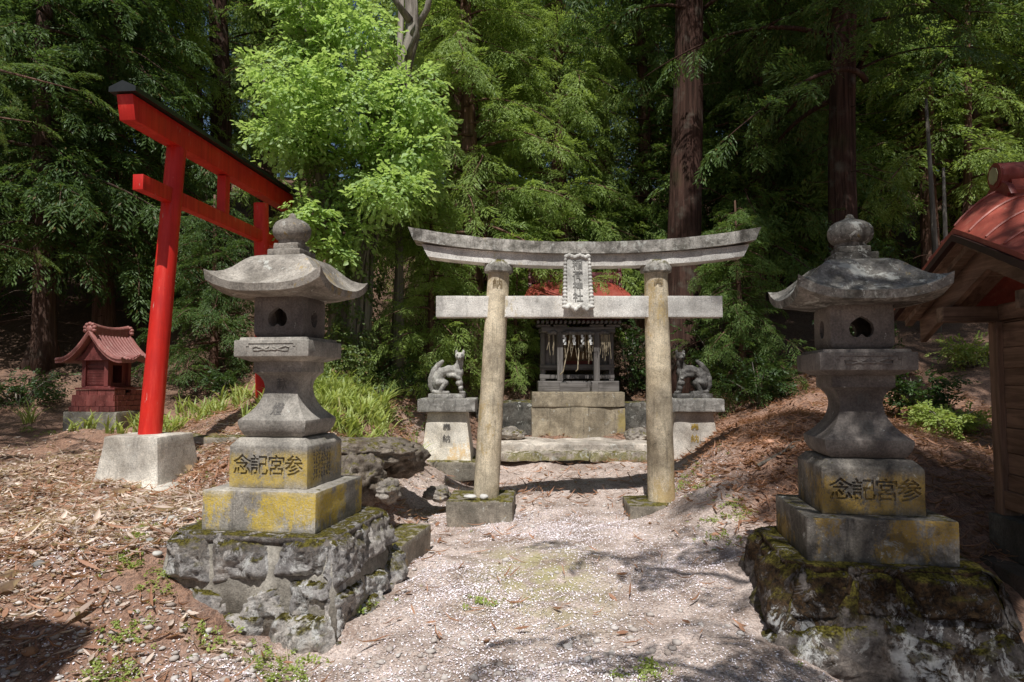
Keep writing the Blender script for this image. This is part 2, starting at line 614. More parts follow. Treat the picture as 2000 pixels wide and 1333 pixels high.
M_ROCK = stone('weathered_rock', (.17, .15, .13), (.50, .45, .40), white=.35, moss=.4, yellow=.1, pits=1.6, dirt=.3)
M_PEB = stone('pebble', (.34, .29, .25), (.52, .47, .43), pits=.4)


def rubble_material(name, c1, c2, moss, white, dirt, ztop, cell=3.0):
    g = Nodes(name)
    co = g.obj()
    wn = g.n('TexNoise')
    g.put(wn.inputs['Vector'], co)
    wn.inputs['Scale'].default_value = 2.6
    wn.inputs['Detail'].default_value = 3
    va = g.n('VectorMath', operation='MULTIPLY_ADD')
    g.put(va.inputs[0], wn.outputs['Color'])
    va.inputs[1].default_value = (.22, .22, .22)
    g.put(va.inputs[2], g.scaled(co, (1, 1, 1.25)))
    cv = va.outputs[0]
    cc = g.xyz(g.voro(cv, cell, 'F1', 'Color'))[0]
    a = g.noise(co, 3.2, 8, .7, .4)
    col = g.mix(g.step(a, .3, .7), c1, c2)
    col = g.mix(1., col, g.mix(cc, (.72, .72, .74), (1.2, 1.17, 1.13)), 'MULTIPLY')
    f = g.noise(co, 38, 6, .78)
    col = g.mix(1., col, g.mix(g.step(f, .25, .75), (.5, .5, .5), (1.28, 1.26, 1.23)), 'MULTIPLY')
    w = g.noise(g.scaled(co, (1, 1, .55)), 5.0, 11, .78, .8)
    w2 = g.noise(co, 1.7, 3)
    wf = g.math('MULTIPLY', g.step(w, .60 - .1 * white, .64 - .1 * white), g.step(w2, .44, .58))
    col = g.mix(g.math('MULTIPLY', wf, .9), col, (.74, .73, .70))
    d = g.noise(co, 9, 10, .78, .6)
    dn = g.noise(co, 1.5, 4)
    z = g.xyz(co)[2]
    rim = g.step(g.math('ADD', z, g.math('MULTIPLY', g.math('SUBTRACT', d, .5), .5)), ztop - .17, ztop - .05)
    dm = g.math('MULTIPLY', g.step(g.math('ADD', d, g.math('MULTIPLY', rim, .10)), .52, .58), g.math('MAXIMUM', g.step(dn, .40, .58, .1, 1.), rim))
    col = g.mix(g.math('MULTIPLY', dm, dirt), col, g.mix(g.step(f, .4, .6), (.020, .013, .008), (.095, .055, .025)))
    geo = g.n('NewGeometry')
    nz = g.xyz(geo.outputs['Normal'])[2]
    mf = g.math('MULTIPLY', g.step(nz, .35, .8), g.step(d, .62 - .25 * moss, .68 - .25 * moss))
    mc = g.mix(g.step(g.noise(co, 60, 3), .35, .65), (.04, .03, .008), (.19, .165, .03))
    col = g.mix(mf, col, mc)
    h = g.math('ADD', g.math('MULTIPLY', g.noise(co, 16, 9, .78), 1.), g.math('MULTIPLY', f, .5))
    h = g.math('ADD', h, g.math('MULTIPLY', dm, .35))
    return g.done(g.principled(col, .92, .15, g.bump(h, .035, 1.)))


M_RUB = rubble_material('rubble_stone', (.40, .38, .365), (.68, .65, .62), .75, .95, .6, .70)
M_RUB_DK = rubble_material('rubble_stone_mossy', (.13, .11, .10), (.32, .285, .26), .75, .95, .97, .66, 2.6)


def lantern_block(h, z0, z1, seed, amp=.005):
    return rough_block(-h, h, -h, h, z0, z1, .012, 9, amp, 7., seed)


def relief(bm, h, z0, z1):
    """panel outline and scroll in low relief on the front of the middle slab"""
    y = -h - .001
    zc = (z0 + z1) / 2
    a, b = .20, .036
    k = .02
    pts = [(-a, y, zc - b), (-a, y, zc + b - k), (-a + k, y, zc + b - k), (-a + k, y, zc + b), (a - k, y, zc + b), (a - k, y, zc + b - k), (a, y, zc + b - k), (a, y, zc - b)]
    tube(bm, pts, .0045, 5)
    for s in (-1, 1):
        sc = [(s * x, y, zc + z) for x, z in ((.0, -.008), (.04, -.012), (.08, .004), (.12, .014), (.145, .006), (.14, -.014), (.10, -.016), (.05, -.006), (.015, .010))]
        tube(bm, sc, [.007] * 3 + [.006] * 6, 5)
    blob(bm, (0, y, zc), (.012, .006, .012), seg=8)


def half_at(prof, z):
    for (h0, z0), (h1, z1) in zip(prof, prof[1:]):
        if z0 <= z <= z1:
            return h0 + (h1 - h0) * (z - z0) / max(z1 - z0, 1e-6)
    return prof[0][0]


SAO = [(.215, .61), (.245, .63), (.268, .67), (.28, .715), (.277, .735), (.248, .757), (.218, .785), (.188, .82), (.164, .858), (.148, .90), (.139, .94), (.137, .97), (.144, 1.005), (.160, 1.035), (.182, 1.060), (.20, 1.073), (.20, 1.15)]


def lantern(label, cx, cy, z0, s, ms, chars_dx, side_text, wid=1.):
    t = thing('stone_lantern', label, 'stone lantern', (cx, cy, z0), -YAW, 'stone lanterns flanking the path')
    t.scale = (s * wid, s * wid, s)
    build('plinth', lantern_block(.44, 0, .27, 1 + cx), ms['ply'], t, 30)
    # upper plinth with the engraved dedication
    bm = bmesh.new()
    loft(bm, [square_ring(.31, .27), square_ring(.31, .56), square_ring(.262, .612)])
    bevel(bm, .008, 2)
    bmesh.ops.subdivide_edges(bm, edges=[e for e in bm.edges if e.calc_length() > .05], cuts=7, use_grid_fill=True)
    rough(bm, .003, 9, cx)
    tx = text_bm('念記宮参', .148, .016, .0022, lead=.92)
    bmesh.ops.translate(tx, verts=tx.verts[:], vec=(chars_dx, -.31, .418))
    for f in tx.faces:
        f.material_index = 1
    me = carve(bm, [tx])
    me.set_sharp_from_angle(angle=R(30))
    link_mesh('inscribed_block', me, [ms['ins'], ms['let']], t)
    if side_text:
        bm = bmesh.new()
        rr = random.Random(4)
        for c in range(7):
            for r in range(8):
                for q in range(3):
                    y = -.2 + c * .045 + rr.uniform(-.012, .012)
                    z = .335 + r * .026 + rr.uniform(-.008, .008)
                    a, b = (rr.uniform(.006, .012), .0018) if q % 2 else (.0018, rr.uniform(.006, .011))
                    add_box(bm, .3108, .3135, y - a, y + a, z - b, z + b)
        build('worn_carving', bm, M_GROOVE_DK, t)
    # hourglass post
    bm = bmesh.new()
    loft(bm, [square_ring(h, z, 4) for h, z in SAO])
    for v in bm.verts:      # soften the arrises
        if abs(abs(v.co.x) - abs(v.co.y)) < 1e-4:
            v.co.x *= .975
            v.co.y *= .975
    rough(bm, .002, 12, cx)
    post = build('post', bm, ms['main'], t, 28)
    for ch, zc, size in (('献', .985, .085), ('燈', .805, .095)):
        tx = text_bm(ch, size, 0, .001)
        bmesh.ops.subdivide_edges(tx, edges=tx.edges[:], cuts=2)
        for v in tx.verts:
            z = zc + v.co.z
            v.co = Vector((v.co.x + .012, -half_at(SAO, z) - .0032, z))
        build('carved_character', tx, ms['groove'], post)  # flat strokes just off the face, groove shade is in the colour
    # middle slab with relief
    bm = bmesh.new()
    loft(bm, [square_ring(.212, 1.149), square_ring(.30, 1.182), square_ring(.30, 1.296), square_ring(.272, 1.298), square_ring(.268, 1.318)])
    bevel(bm, .006, 2)
    rough(bm, .0025, 9, cx + 2)
    relief(bm, .30, 1.182, 1.296)
    build('middle_slab', bm, ms['main'], t, 30)
    # fire box, hollow, with inverted-heart and round openings
    bm = bmesh.new()
    h = .20
    rings = []
    for hh, z in ((.172, 1.317), (.19, 1.33), (.2, 1.355), (.2, 1.58), (.192, 1.618)):
        rings.append(square_ring(hh, z))
    loft(bm, rings)
    bevel(bm, .03, 3)
    inner = bmesh.new()
    add_box(inner, -.15, .15, -.15, .15, 1.36, 1.57)
    heart = bmesh.new()
    hp = [(0, .062), (.028, .048), (.056, .024), (.066, -.006), (.06, -.034), (.042, -.052), (.02, -.053), (.0, -.036)]
    hp = hp + [(-x, z) for x, z in hp[::-1] if x > 0]
    loft(heart, [[(x * 1.2 - .005, y, z * 1.2 + 1.462) for x, z in hp] for y in (-.4, .4)])
    disc = bmesh.new()
    loft(disc, [[(x, .055 * math.cos(a * math.pi / 10), 1.462 + .062 * math.sin(a * math.pi / 10)) for a in range(20)] for x in (-.4, .4)])
    me = carve(bm, [inner, heart, disc])
    me.shade_smooth()
    me.set_sharp_from_angle(angle=R(35))
    link_mesh('fire_box', me, ms['dark'], t)
    # roof with upturned corners
    prof = [(.10, 1.925), (.15, 1.924), (.19, 1.915), (.225, 1.90), (.255, 1.872), (.285, 1.838), (.32, 1.795), (.36, 1.748), (.40, 1.712), (.435, 1.690), (.46, 1.680)]
    n = 14

    def ring(hh, z, lift, dz=0.):
        out = []
        for x, y, _ in square_ring(hh, z, n):
            q = min(abs(x), abs(y)) / hh
            sag = 1 - .045 * (1 - q ** 2)
            if abs(abs(x) - hh) < 1e-6 and abs(abs(y) - hh) > 1e-6:
                x *= sag
            elif abs(abs(y) - hh) < 1e-6 and abs(abs(x) - hh) > 1e-6:
                y *= sag
            out.append((x, y, z + lift * q ** 3.2))
        return out
    bm = bmesh.new()
    rings = [ring(hh, z, .105 * (max(0, hh - .22) / .24) ** 1.7) for hh, z in prof]
    rings += [ring(.452, 1.628, .085), ring(.40, 1.617, .06), ring(.30, 1.612, .02), ring(.205, 1.612, 0)]
    loft(bm, rings)
    bmesh.ops.recalc_face_normals(bm, faces=bm.faces[:])
    rough(bm, .004, 11, cx)
    build('roof', bm, ms['roof'], t, 38)
    # neck and onion finial
    bm = bmesh.new()
    add_box(bm, -.137, .137, -.137, .137, 1.915, 1.972)
    add_box(bm, -.102, .102, -.102, .102, 1.973, 2.02)
    bevel(bm, .008, 2)
    subdiv(bm, 2)
    rough(bm, .005, 14, cx)
    build('neck', bm, ms['roof'], t, 35)
    bm = bmesh.new()
    fp = [(.098, 2.018), (.104, 2.03), (.102, 2.048), (.122, 2.058), (.141, 2.085), (.148, 2.118), (.144, 2.150), (.126, 2.178), (.092, 2.200), (.052, 2.214), (.034, 2.222), (.028, 2.232), (.023, 2.246), (.012, 2.256), (.002, 2.258)]
    loft(bm, [round_ring(r, z, 28) for r, z in fp])
    rough(bm, .003, 12, cx)
    build('finial', bm, ms['roof'], t, 50)
    return t


def rubble_base(label, cx, cy, zt, zb, ht, hb, mat, seed, hy=1., rough_k=1.):
    """battered masonry of separate irregular stones with open joints round a mortar core, mossy cap slab on top"""
    t = thing('rubble_pedestal', label, 'stone pedestal', (cx, cy, zb), -YAW, 'rubble pedestals under the lanterns')
    H = zt - zb
    rr = random.Random(int(seed * 10))
    bm = bmesh.new()

    def pt(side_, s, z, out):
        """point on one side: s in -1..1 along it, z height, out = depth beyond the face"""
        h = hb + (ht - hb) * (z / H) ** .8
        hx, hyy = h, h * hy
        x, y = ((s * hx, -hyy - out), (hx + out, s * hyy), (-s * hx, hyy + out), (-hx - out, -s * hyy))[side_]
        return Vector((x, y, z))
    rows = 3 if H < .75 else 3
    zl = [0.0]
    for k in range(rows):
        zl.append(H * (.24, .57, 1.)[k] if rows == 3 else H)
    for side_ in range(4):
        n = 3
        cuts = []
        for k in range(rows):
            off = (-.1, .2, -.12)[k]
            c = [-1] + [(-1 + 2 * (i / n)) + off + rr.uniform(-.14, .14) for i in range(1, n)] + [1]
            cuts.append(c)
        zj = [[0] * 9] + [[zl[k] + rr.uniform(-.10, .10) for _ in range(9)] for k in range(1, rows)] + [[H] * 9]

        def zat(k, s):
            q = (s + 1) / 2 * 8
            i = min(int(q), 7)
            return zj[k][i] + (zj[k][i + 1] - zj[k][i]) * (q - i)
        for k in range(rows):
            for i in range(n):
                s0, s1 = cuts[k][i], cuts[k][i + 1]
                g = .004
                sk0, sk1 = (sk1p if i else 0), (rr.uniform(-.09, .09) if i < n - 1 else 0)
                sk1p = sk1
                cor = [(s0 + g + sk0, zat(k, s0 + g) + g), (s1 - g + sk1, zat(k, s1 - g) + g), (s1 - g - sk1, zat(k + 1, s1 - g) - (g if k < rows - 1 else 0)), (s0 + g - sk0, zat(k + 1, s0 + g) - (g if k < rows - 1 else 0))]
                m = 20
                o0 = rr.uniform(-.015, .03)
                cvx = .035 if rough_k > 1 else .01
                grid = []
                tilt = rr.uniform(-.03, .03), rr.uniform(-.03, .03)
                for a_ in range(m + 1):
                    row = []
                    for b_ in range(m + 1):
                        u, v = a_ / m, b_ / m
                        p0 = [cor[0][q] + (cor[1][q] - cor[0][q]) * u for q in (0, 1)]
                        p1 = [cor[3][q] + (cor[2][q] - cor[3][q]) * u for q in (0, 1)]
                        sv, zv = p0[0] + (p1[0] - p0[0]) * v, p0[1] + (p1[1] - p0[1]) * v
                        e = min(u, 1 - u, v, 1 - v) * m
                        corner_in = 0 if 0 < i < n - 1 else 0
                        o = o0 + tilt[0] * (u - .5) + tilt[1] * (v - .5)
                        q_ = pt(side_, sv, zv, 0) + Vector((seed, seed, seed))
                        o += rough_k * (.030 * mnoise.noise(q_ * 5) + .022 * abs(mnoise.noise(q_ * 10)) + .010 * mnoise.noise(q_ * 24) + .006 * mnoise.noise(q_ * 50))
                        o += cvx * (1 - (2 * u - 1) ** 4) * (1 - (2 * v - 1) ** 4) - cvx * .6
                        if side_ in (0, 2):
                            o -= .09 * max(0, (abs(sv) - .86) / .14) ** 2
                        if e < 1:
                            o -= .05
                        elif e < 2:
                            o -= .020
                        elif e < 3:
                            o -= .004
                        row.append(bm.verts.new(pt(side_, sv, zv, o)))
                    grid.append(row)
                for a_ in range(m):
                    for b_ in range(m):
                        bm.faces.new((grid[a_][b_], grid[a_ + 1][b_], grid[a_ + 1][b_ + 1], grid[a_][b_ + 1]))
    me = bpy.data.meshes.new('masonry')
    bm.to_mesh(me)
    bm.free()
    me.shade_smooth()
    me.set_sharp_from_angle(angle=R(50))
    link_mesh('masonry', me, mat, t)
    bm = bmesh.new()
    loft(bm, [square_ring(hb - .022, 0, 20, (hb - .022) * hy), square_ring(ht - .022, H - .02, 20, (ht - .022) * hy)])
    bmesh.ops.recalc_face_normals(bm, faces=bm.faces[:])
    rough(bm, .006, 9, seed)
    build('mortar_core', bm, M_MORTAR if mat is M_RUB else mat, t, True)
    # mossy top, uneven rim
    bm = bmesh.new()
    n = 40
    rings = []
    for q, dz in ((.985, -.05), (1.005, -.012), (.99, .004), (.96, .010), (.88, .008), (.7, .0), (.4, .0), (.05, .0)):
        ring_ = []
        for x, y, _ in square_ring(ht * q, 0, n, ht * q * hy):
            p_ = Vector((x + seed, y, 0))
            k = 1 + (.022 * mnoise.noise(p_ * 4) + .016 * mnoise.noise(p_ * 11)) * (1 if q > .9 else 0)
            c = max(0, abs(x) / ht + abs(y) / (ht * hy) - 1.72) * .35
            ring_.append((x * (k - c), y * (k - c), H + dz + .008 * mnoise.noise(p_ * 7) + .006 * mnoise.noise(p_ * 22)))
        rings.append(ring_)
    loft(bm, rings)
    bmesh.ops.recalc_face_normals(bm, faces=bm.faces[:])
    build('top_bed', bm, mat, t, True)
    return t


M_MORTAR = stone('old_mortar', (.22, .20, .17), (.46, .43, .38), pits=1.4, dirt=.3)
LC, RC = (-1.64, 5.04), (2.37, 4.74)
lantern('grey stone lantern beside the red gate, its plinths patched with bright yellow lichen', *LC, .574, 1.0,
        dict(ins=M_LIN, let=M_GROOVE, ply=M_LPLY, main=M_LANT, dark=M_LANT_DK, roof=M_LROOF, groove=M_GROOVE_DK), 0, True, .935)
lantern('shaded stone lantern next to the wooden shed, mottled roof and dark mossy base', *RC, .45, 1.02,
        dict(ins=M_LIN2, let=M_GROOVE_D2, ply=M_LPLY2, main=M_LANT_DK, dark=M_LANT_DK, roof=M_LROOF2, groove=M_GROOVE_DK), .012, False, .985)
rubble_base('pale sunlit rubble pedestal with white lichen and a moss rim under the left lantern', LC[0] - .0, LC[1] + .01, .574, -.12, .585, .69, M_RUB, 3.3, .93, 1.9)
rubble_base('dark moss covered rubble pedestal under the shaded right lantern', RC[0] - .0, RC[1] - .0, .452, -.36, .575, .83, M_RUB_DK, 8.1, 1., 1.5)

# small kerb block behind the left pedestal
b = rough_block(-.13, .17, -.42, .42, 0, .33, .015, 6, .008, 6, 4)
tag(build('kerb_block', b, M_BLOCK, None, 30, (-.99, 6.05, -.08), -YAW), 'low mossy kerb block lying behind the sunlit rubble pedestal', 'kerb stone')

# ------------------------------------------------------------------ stone torii
TY = 8.0
tor = thing('stone_torii', 'weathered stone torii gate with name plaque standing over the path', 'torii gate', (1.13 * .67, TY, 0))
TC = P(1127, 740, TY).x
tor.location = (TC, TY, 0)


def tl(u, v, dy=0.):
    p = P(u, v, TY + dy)
    return Vector((p.x - TC, dy, p.z))


def pillar(ub, vb, ut, vt, rb, rt, ch, shade):
    a, b = tl(ub, vb), tl(ut, vt)
    bm = bmesh.new()
    rings = []
    for k in range(25):
        q = k / 24
        c = a.lerp(b, q)
        r = rb + (rt - rb) * q
        rings.append([(c.x + r * math.cos(i * math.pi / 16), c.y + r * math.sin(i * math.pi / 16), c.z - .05 * (1 - q)) for i in range(32)])
    loft(bm, rings)
    rough(bm, .005, 5, ub)
    o = build('pillar', bm, M_TORII, tor, 60)
    # cushion ring at the head
    bm = bmesh.new()
    top = b
    prof = [(rt + .005, -.03), (rt + .045, -.015), (rt + .05, .03), (rt + .035, .075), (rt + .005, .11), (rt - .03, .125)]
    loft(bm, [[(top.x + r * math.cos(i * math.pi / 14), r * math.sin(i * math.pi / 14), top.z + z) for i in range(28)] for r, z in prof])
    rough(bm, .006, 9, ub + 1)
    build('cushion_ring', bm, M_TCAP, tor, 50)
    tx = text_bm(ch, .125, 0, .001)
    bmesh.ops.subdivide_edges(tx, edges=tx.edges[:], cuts=2)
    zc = top.z - .17
    q = (zc - a.z) / (b.z - a.z)
    c = a.lerp(b, q)
    r = rb + (rt - rb) * q
    for v in tx.verts:
        x = v.co.x
        v.co = Vector((c.x + x, -math.sqrt(max(r * r - x * x, 0)) - .006, zc + v.co.z))
    build('carved_character', tx, M_GROOVE_TAN, o)
    return a


bl = pillar(949, 970, 974, 530, .150, .127, '納', 0)
br = pillar(1292, 982, 1281, 530, .158, .137, '奉', 1)


def swept_beam(x0, x1, zc, curve, hz, hy, slant, mat, name, seed, tip=0., topw=1.):
    bm = bmesh.new()
    rings = []
    n = 40
    for k in range(n + 1):
        q = -1 + 2 * k / n
        mid = (x0 + x1) / 2
        half = (x1 - x0) / 2
        ring_ = []
        lift = curve * abs(q) ** 2.3
        hh = hz * (1 + tip * abs(q) ** 2)
        m = 5
        pts = []
        for (ya, za), (yb, zb) in zip([(-1, -1), (1, -1), (1, 1), (-1, 1)], [(1, -1), (1, 1), (-1, 1), (-1, -1)]):
            for i in range(m):
                w = i / m
                pts.append((ya + (yb - ya) * w, za + (zb - za) * w))
        for y, z in pts:
            xx = mid + half * q + slant * q * abs(q) ** 6 * z
            wide = hy * (1 + (topw - 1) * (z + 1) / 2)
            ring_.append((xx, y * wide, zc + lift + z * hh))
        rings.append(ring_)
    loft(bm, rings)
    bmesh.ops.recalc_face_normals(bm, faces=bm.faces[:])
    rough(bm, .006, 7, seed)
    return build(name, bm, mat, tor, 35)


def zz(v):
    return P(1127, v, TY).z


# tie beam in three lengths through the pillars
for k, (ua, ub) in enumerate(((853, 951), (988, 1262), (1302, 1407))):
    a, b2 = tl(ua, 600), tl(ub, 600)
    ext0, ext1 = (0, .08) if k == 0 else ((-.08, .08) if k == 1 else (-.08, 0))
    bm = rough_block(a.x + ext0, b2.x + ext1, -.085, .085, zz(621), zz(580), .008, 9, .004, 6, k)
    build('tie_beam', bm, M_TBEAM, tor, 30)
swept_beam(tl(832, 500).x, tl(1452, 500).x, (zz(523) + zz(500)) / 2, .115, (zz(500) - zz(523)) / 2, .115, .035, M_TBEAM, 'lower_lintel', 3)
swept_beam(tl(806, 470).x, tl(1472, 470).x, (zz(500) + zz(478)) / 2, .165, (zz(478) - zz(500)) / 2, .165, .03, M_TCAP, 'lintel', 5, .1, 1.05)
# name plaque, leaning out at the head
pw, ph = .125, .30
bm = bmesh.new()
add_box(bm, -pw, pw, -.02, .035, -ph, ph)
bevel(bm, .006, 1)
subdiv(bm, 3)
rough(bm, .003, 9, 1)
plq = build('name_plaque', bm, M_PLAQUE, tor, 30)
plq.location = (tl(1125, 557).x, -.20, zz(556))
plq.rotation_euler = (R(-9), 0, 0)
bm = bmesh.new()      # scalloped border
for s in (-1, 1):
    nb = 15
    for i in range(nb):
        z = -ph + 2 * ph * i / (nb - 1)
        w = .022 + .014 * (1 - i / (nb - 1))
        blob(bm, (s * (pw + .012 + .018 * (1 - i / (nb - 1))), -.012, z), (w, .035, .024), seg=8)
for zz_, wv in ((ph, .012), (-ph - .01, .026)):
    for i in range(9):
        x = -pw + 2 * pw * i / 8
        blob(bm, (x, -.02, zz_ + wv * math.sin(i * 1.6)), (.028, .036, .03), seg=8)
me = remeshed(bm, .008, 2)
link_mesh('scalloped_border', me, M_PLAQUE, plq)
tx = text_bm('稲荷神社', .122, .004, .002, vertical=True, lead=1.06)
bmesh.ops.translate(tx, verts=tx.verts[:], vec=(0, -.0225, 0))
build('carved_letters', tx, flat('plaque_lettering', (.24, .23, .21), .9), plq)  # raised letters, dark colour stands in for the shade of cut ones
bm = rough_block(-.08, .08, -.07, .07, zz(581), zz(522), .006, 2, .003, 8, 2)
bmesh.ops.translate(bm, verts=bm.verts[:], vec=(plq.location.x, 0, 0))
build('centre_strut', bm, M_TBEAM, tor, 30)
for k, (u, vt, vb, w) in enumerate(((941, 975, 1024, .37), (1284, 984, 1026, .36))):
    p = P(u, vt, TY - .05)
    bm = rough_block(-w, w, -.36, .36, 0, .48, .02, 8, .012, 5, 3 + k, .02)
    tag(build('pillar_footing', bm, M_BLOCK, None, 30, (p.x, TY, P(u, vt, TY - .2).z - .48 + (.005 if k else .0)), R(-2)),
        ('mossy stone footing block under the left stone torii pillar, two white pebbles on top', 'low mossy stone footing block under the right stone torii pillar')[k], 'footing stone', 'footing blocks of the stone torii')
for k, (u, v) in enumerate(((918, 972), (945, 973))):
    p = P(u, v, TY - .24)
    bm = bmesh.new()
    blob(bm, (0, 0, 0), ((.075, .05, .025), (.05, .045, .035))[k])
    rough(bm, .012, 14, k)
    tag(build('pebble', bm, flat('white_pebble', (.62, .6, .56)) if k == 0 else bpy.data.materials['white_pebble'], None, True, (p.x, p.y, p.z + .01)),
        ('flat white pebble on the left torii footing block', 'round pale pebble against the foot of the left stone torii pillar')[k], 'pebble')

# ------------------------------------------------------------------ red torii
M_RED = paint('vermilion_paint', (.66, .024, .012), (.50, .012, .008), .75, .40, (.55, .38, .32))
M_BLACK = flat('black_sheet_metal', (.018, .02, .018), .45, spec=.5)
A0, A1 = P(293, 850, 7.6), P(345, 292, 7.98)
B0, B1 = P(516, 820, 10.4), P(510, 398, 10.15)
rt = thing('red_torii', 'vermilion wooden torii gate with black capped lintel, seen from its side', 'torii gate', (A0.x, A0.y, A0.z - .55))
RT0 = Vector(rt.location)
for a, b, r0, r1 in ((A0, A1, .12, .107), (B0, B1, .12, .107)):
    bm = bmesh.new()
    tube(bm, [a.lerp(b, i / 16) - RT0 for i in range(17)], [r0 + (r1 - r0) * i / 16 for i in range(17)], 28)
    rough(bm, .002, 5, a.x)
    build('pillar', bm, M_RED, rt, 60)
axis = ((B1 - A1) * Vector((1, 1, 0))).normalized()
side = Vector((axis.y, -axis.x, 0))


def along(p, q, w, h0, h1, mat, name, seg=12, sl=0.):
    """beam from p to q (points on its centre line), half width w, below h0 above h1"""
    bm = bmesh.new()
    rings = []
    for i in range(seg + 1):
        c = p.lerp(q, i / seg) - RT0
        e = (1 if i == seg else -1 if i == 0 else 0) * sl
        rings.append([c - side * w + Vector((0, 0, -h0)) - axis * e, c + side * w + Vector((0, 0, -h0)) - axis * e,
                      c + side * w + Vector((0, 0, h1)) + axis * e, c - side * w + Vector((0, 0, h1)) + axis * e])
    loft(bm, rings)
    bmesh.ops.recalc_face_normals(bm, faces=bm.faces[:])
    bevel(bm, .006, 2)
    return build(name, bm, mat, rt, 30)


ka, kb = P(262, 218, 7.08), P(560, 403, 11.05)
ka = Vector((A1.x, A1.y, ka.z)) - axis * .92
kb = Vector((A1.x, A1.y, P(560, 404, 11.05).z)) + axis * ((B1 - A1) * Vector((1, 1, 0))).length + axis * .92
zk = A1.z + .12
ka.z = zk + .02
kb.z = zk + .02
along(ka, kb, .09, .13, .13, M_RED, 'lintel', sl=.03)
bm = bmesh.new()
rings = []
for e in (-.07, .07):
    c = (ka - axis * .07 if e < 0 else kb + axis * .07) - RT0
    rings.append([c - side * .15 + Vector((0, 0, .142)), c + side * .15 + Vector((0, 0, .142)), c + side * .15 + Vector((0, 0, .195)), c + Vector((0, 0, .262)), c - side * .15 + Vector((0, 0, .195))])
loft(bm, rings)
bmesh.ops.recalc_face_normals(bm, faces=bm.faces[:])
build('lintel_cap', bm, M_BLACK, rt)
nz_ = P(337, 385, 7.9).z
na = A0.lerp(A1, .8)
nb = B0.lerp(B1, .8)
na = Vector((na.x, na.y, nz_)) - axis * .62
nb = Vector((nb.x, nb.y, nz_)) + axis * .62
along(na, nb, .06, .085, .085, M_RED, 'tie_beam')
mid = (A1 + B1) / 2
bm = bmesh.new()
c = mid - RT0
loft(bm, [[c + side * sx * .06 + axis * sy * .06 + Vector((0, 0, z - c.z)) for sx, sy in ((-1, -1), (1, -1), (1, 1), (-1, 1))] for z in (nz_ + .084 - RT0.z, zk - .121 - RT0.z)])
bmesh.ops.recalc_face_normals(bm, faces=bm.faces[:])
bevel(bm, .004, 1)
build('centre_strut', bm, M_RED, rt)
for k, a in enumerate((A0, B0)):
    bm = bmesh.new()
    loft(bm, [square_ring(.39, -.12), square_ring(.385, .0), square_ring(.31, .55)])
    bevel(bm, .015, 2)
    bmesh.ops.subdivide_edges(bm, edges=[e for e in bm.edges if e.calc_length() > .06], cuts=8, use_grid_fill=True)
    rough(bm, .008, 5, k + 2, .01)
    f = build('concrete_footing', bm, M_CONC, rt, 30, (a.x - RT0.x, a.y - RT0.y, a.z - .545 - RT0.z), R(-8))
# cracked skirt of concrete round the near footing
bm = bmesh.new()
rings = []
for rr_, z in ((.62, -.1), (.66, .02), (.62, .055), (.3, .085)):
    rings.append([(rr_ * (1 + .16 * mnoise.noise(Vector((math.cos(a) * 1.7, math.sin(a) * 1.7, 3)))) * math.cos(a), rr_ * .95 * (1 + .16 * mnoise.noise(Vector((math.cos(a) * 1.7, math.sin(a) * 1.7, 3)))) * math.sin(a), z) for a in np.linspace(0, 2 * math.pi, 48, endpoint=False)])
loft(bm, rings)
rough(bm, .012, 9, 3)
tag(build('concrete_skirt', bm, M_CONC, None, 40, (A0.x - .02, A0.y - .1, A0.z - .56)), 'cracked concrete slab poured round the near footing of the red gate', 'concrete slab')
# threshold slab between the red pillars
p = P(410, 850, 8.75)
bm = rough_block(-.42, .55, -.3, .3, -.22, 0, .02, 9, .012, 5, 6, .02)
tag(build('threshold_slab', bm, M_BLOCK, None, 30, (p.x, p.y, p.z), R(-8)), 'long mossy stone slab on the ground between the red gate pillars', 'stone slab')

# ------------------------------------------------------------------ foxes on pedestals
def fox_mesh():
    bm = bmesh.new()
    chain(bm, [(-.225, .03, .10), (-.262, .03, .19), (-.255, .03, .30), (-.21, .03, .42), (-.145, .03, .51), (-.085, .03, .565)], [.036, .045, .052, .053, .047, .03])
    blob(bm, (-.13, 0, .25), (.105, .085, .14))
    chain(bm, [(-.15, 0, .30), (-.08, 0, .395), (.02, 0, .435), (.10, 0, .435), (.155, 0, .42)], [.085, .08, .076, .078, .082])
    blob(bm, (.185, 0, .40), (.06, .075, .085))
    chain(bm, [(.15, 0, .46), (.185, -.005, .53), (.19, -.02, .60)], [.078, .062, .056])
    blob(bm, (.19, -.03, .645), (.075, .066, .062))
    blob(bm, (.19, -.035, .665), (.075, .045, .04))
    chain(bm, [(.19, -.06, .635), (.19, -.105, .618), (.19, -.14, .612)], [.045, .03, .018])
    for s in (-1, 1):
        chain(bm, [(.19 + s * .046, -.02, .685), (.19 + s * .056, -.02, .715), (.19 + s * .05, -.024, .735)], [.027, .023, .014])
        chain(bm, [(.15, s * .045, .40), (.185, s * .05, .29), (.205, s * .045, .17), (.21, s * .045, .10)], [.05, .04, .032, .03])
        blob(bm, (.232, s * .045, .09), (.045, .03, .024))
        chain(bm, [(-.2, s * .07, .10), (-.1, s * .075, .09), (.01, s * .07, .088)], [.036, .03, .026])
        chain(bm, [(-.13, s * .06, .24), (-.03, s * .07, .24), (-.1, s * .075, .12)], [.06, .05, .035])
    chain(bm, [(.02, -.05, .35), (.11, -.07, .35), (.18, -.08, .31)], [.035, .032, .03])
    blob(bm, (.185, -.05, .235), (.058, .055, .05))
    blob(bm, (.205, -.05, .16), (.042, .045, .04))
    return remeshed(bm, .0085, 2)


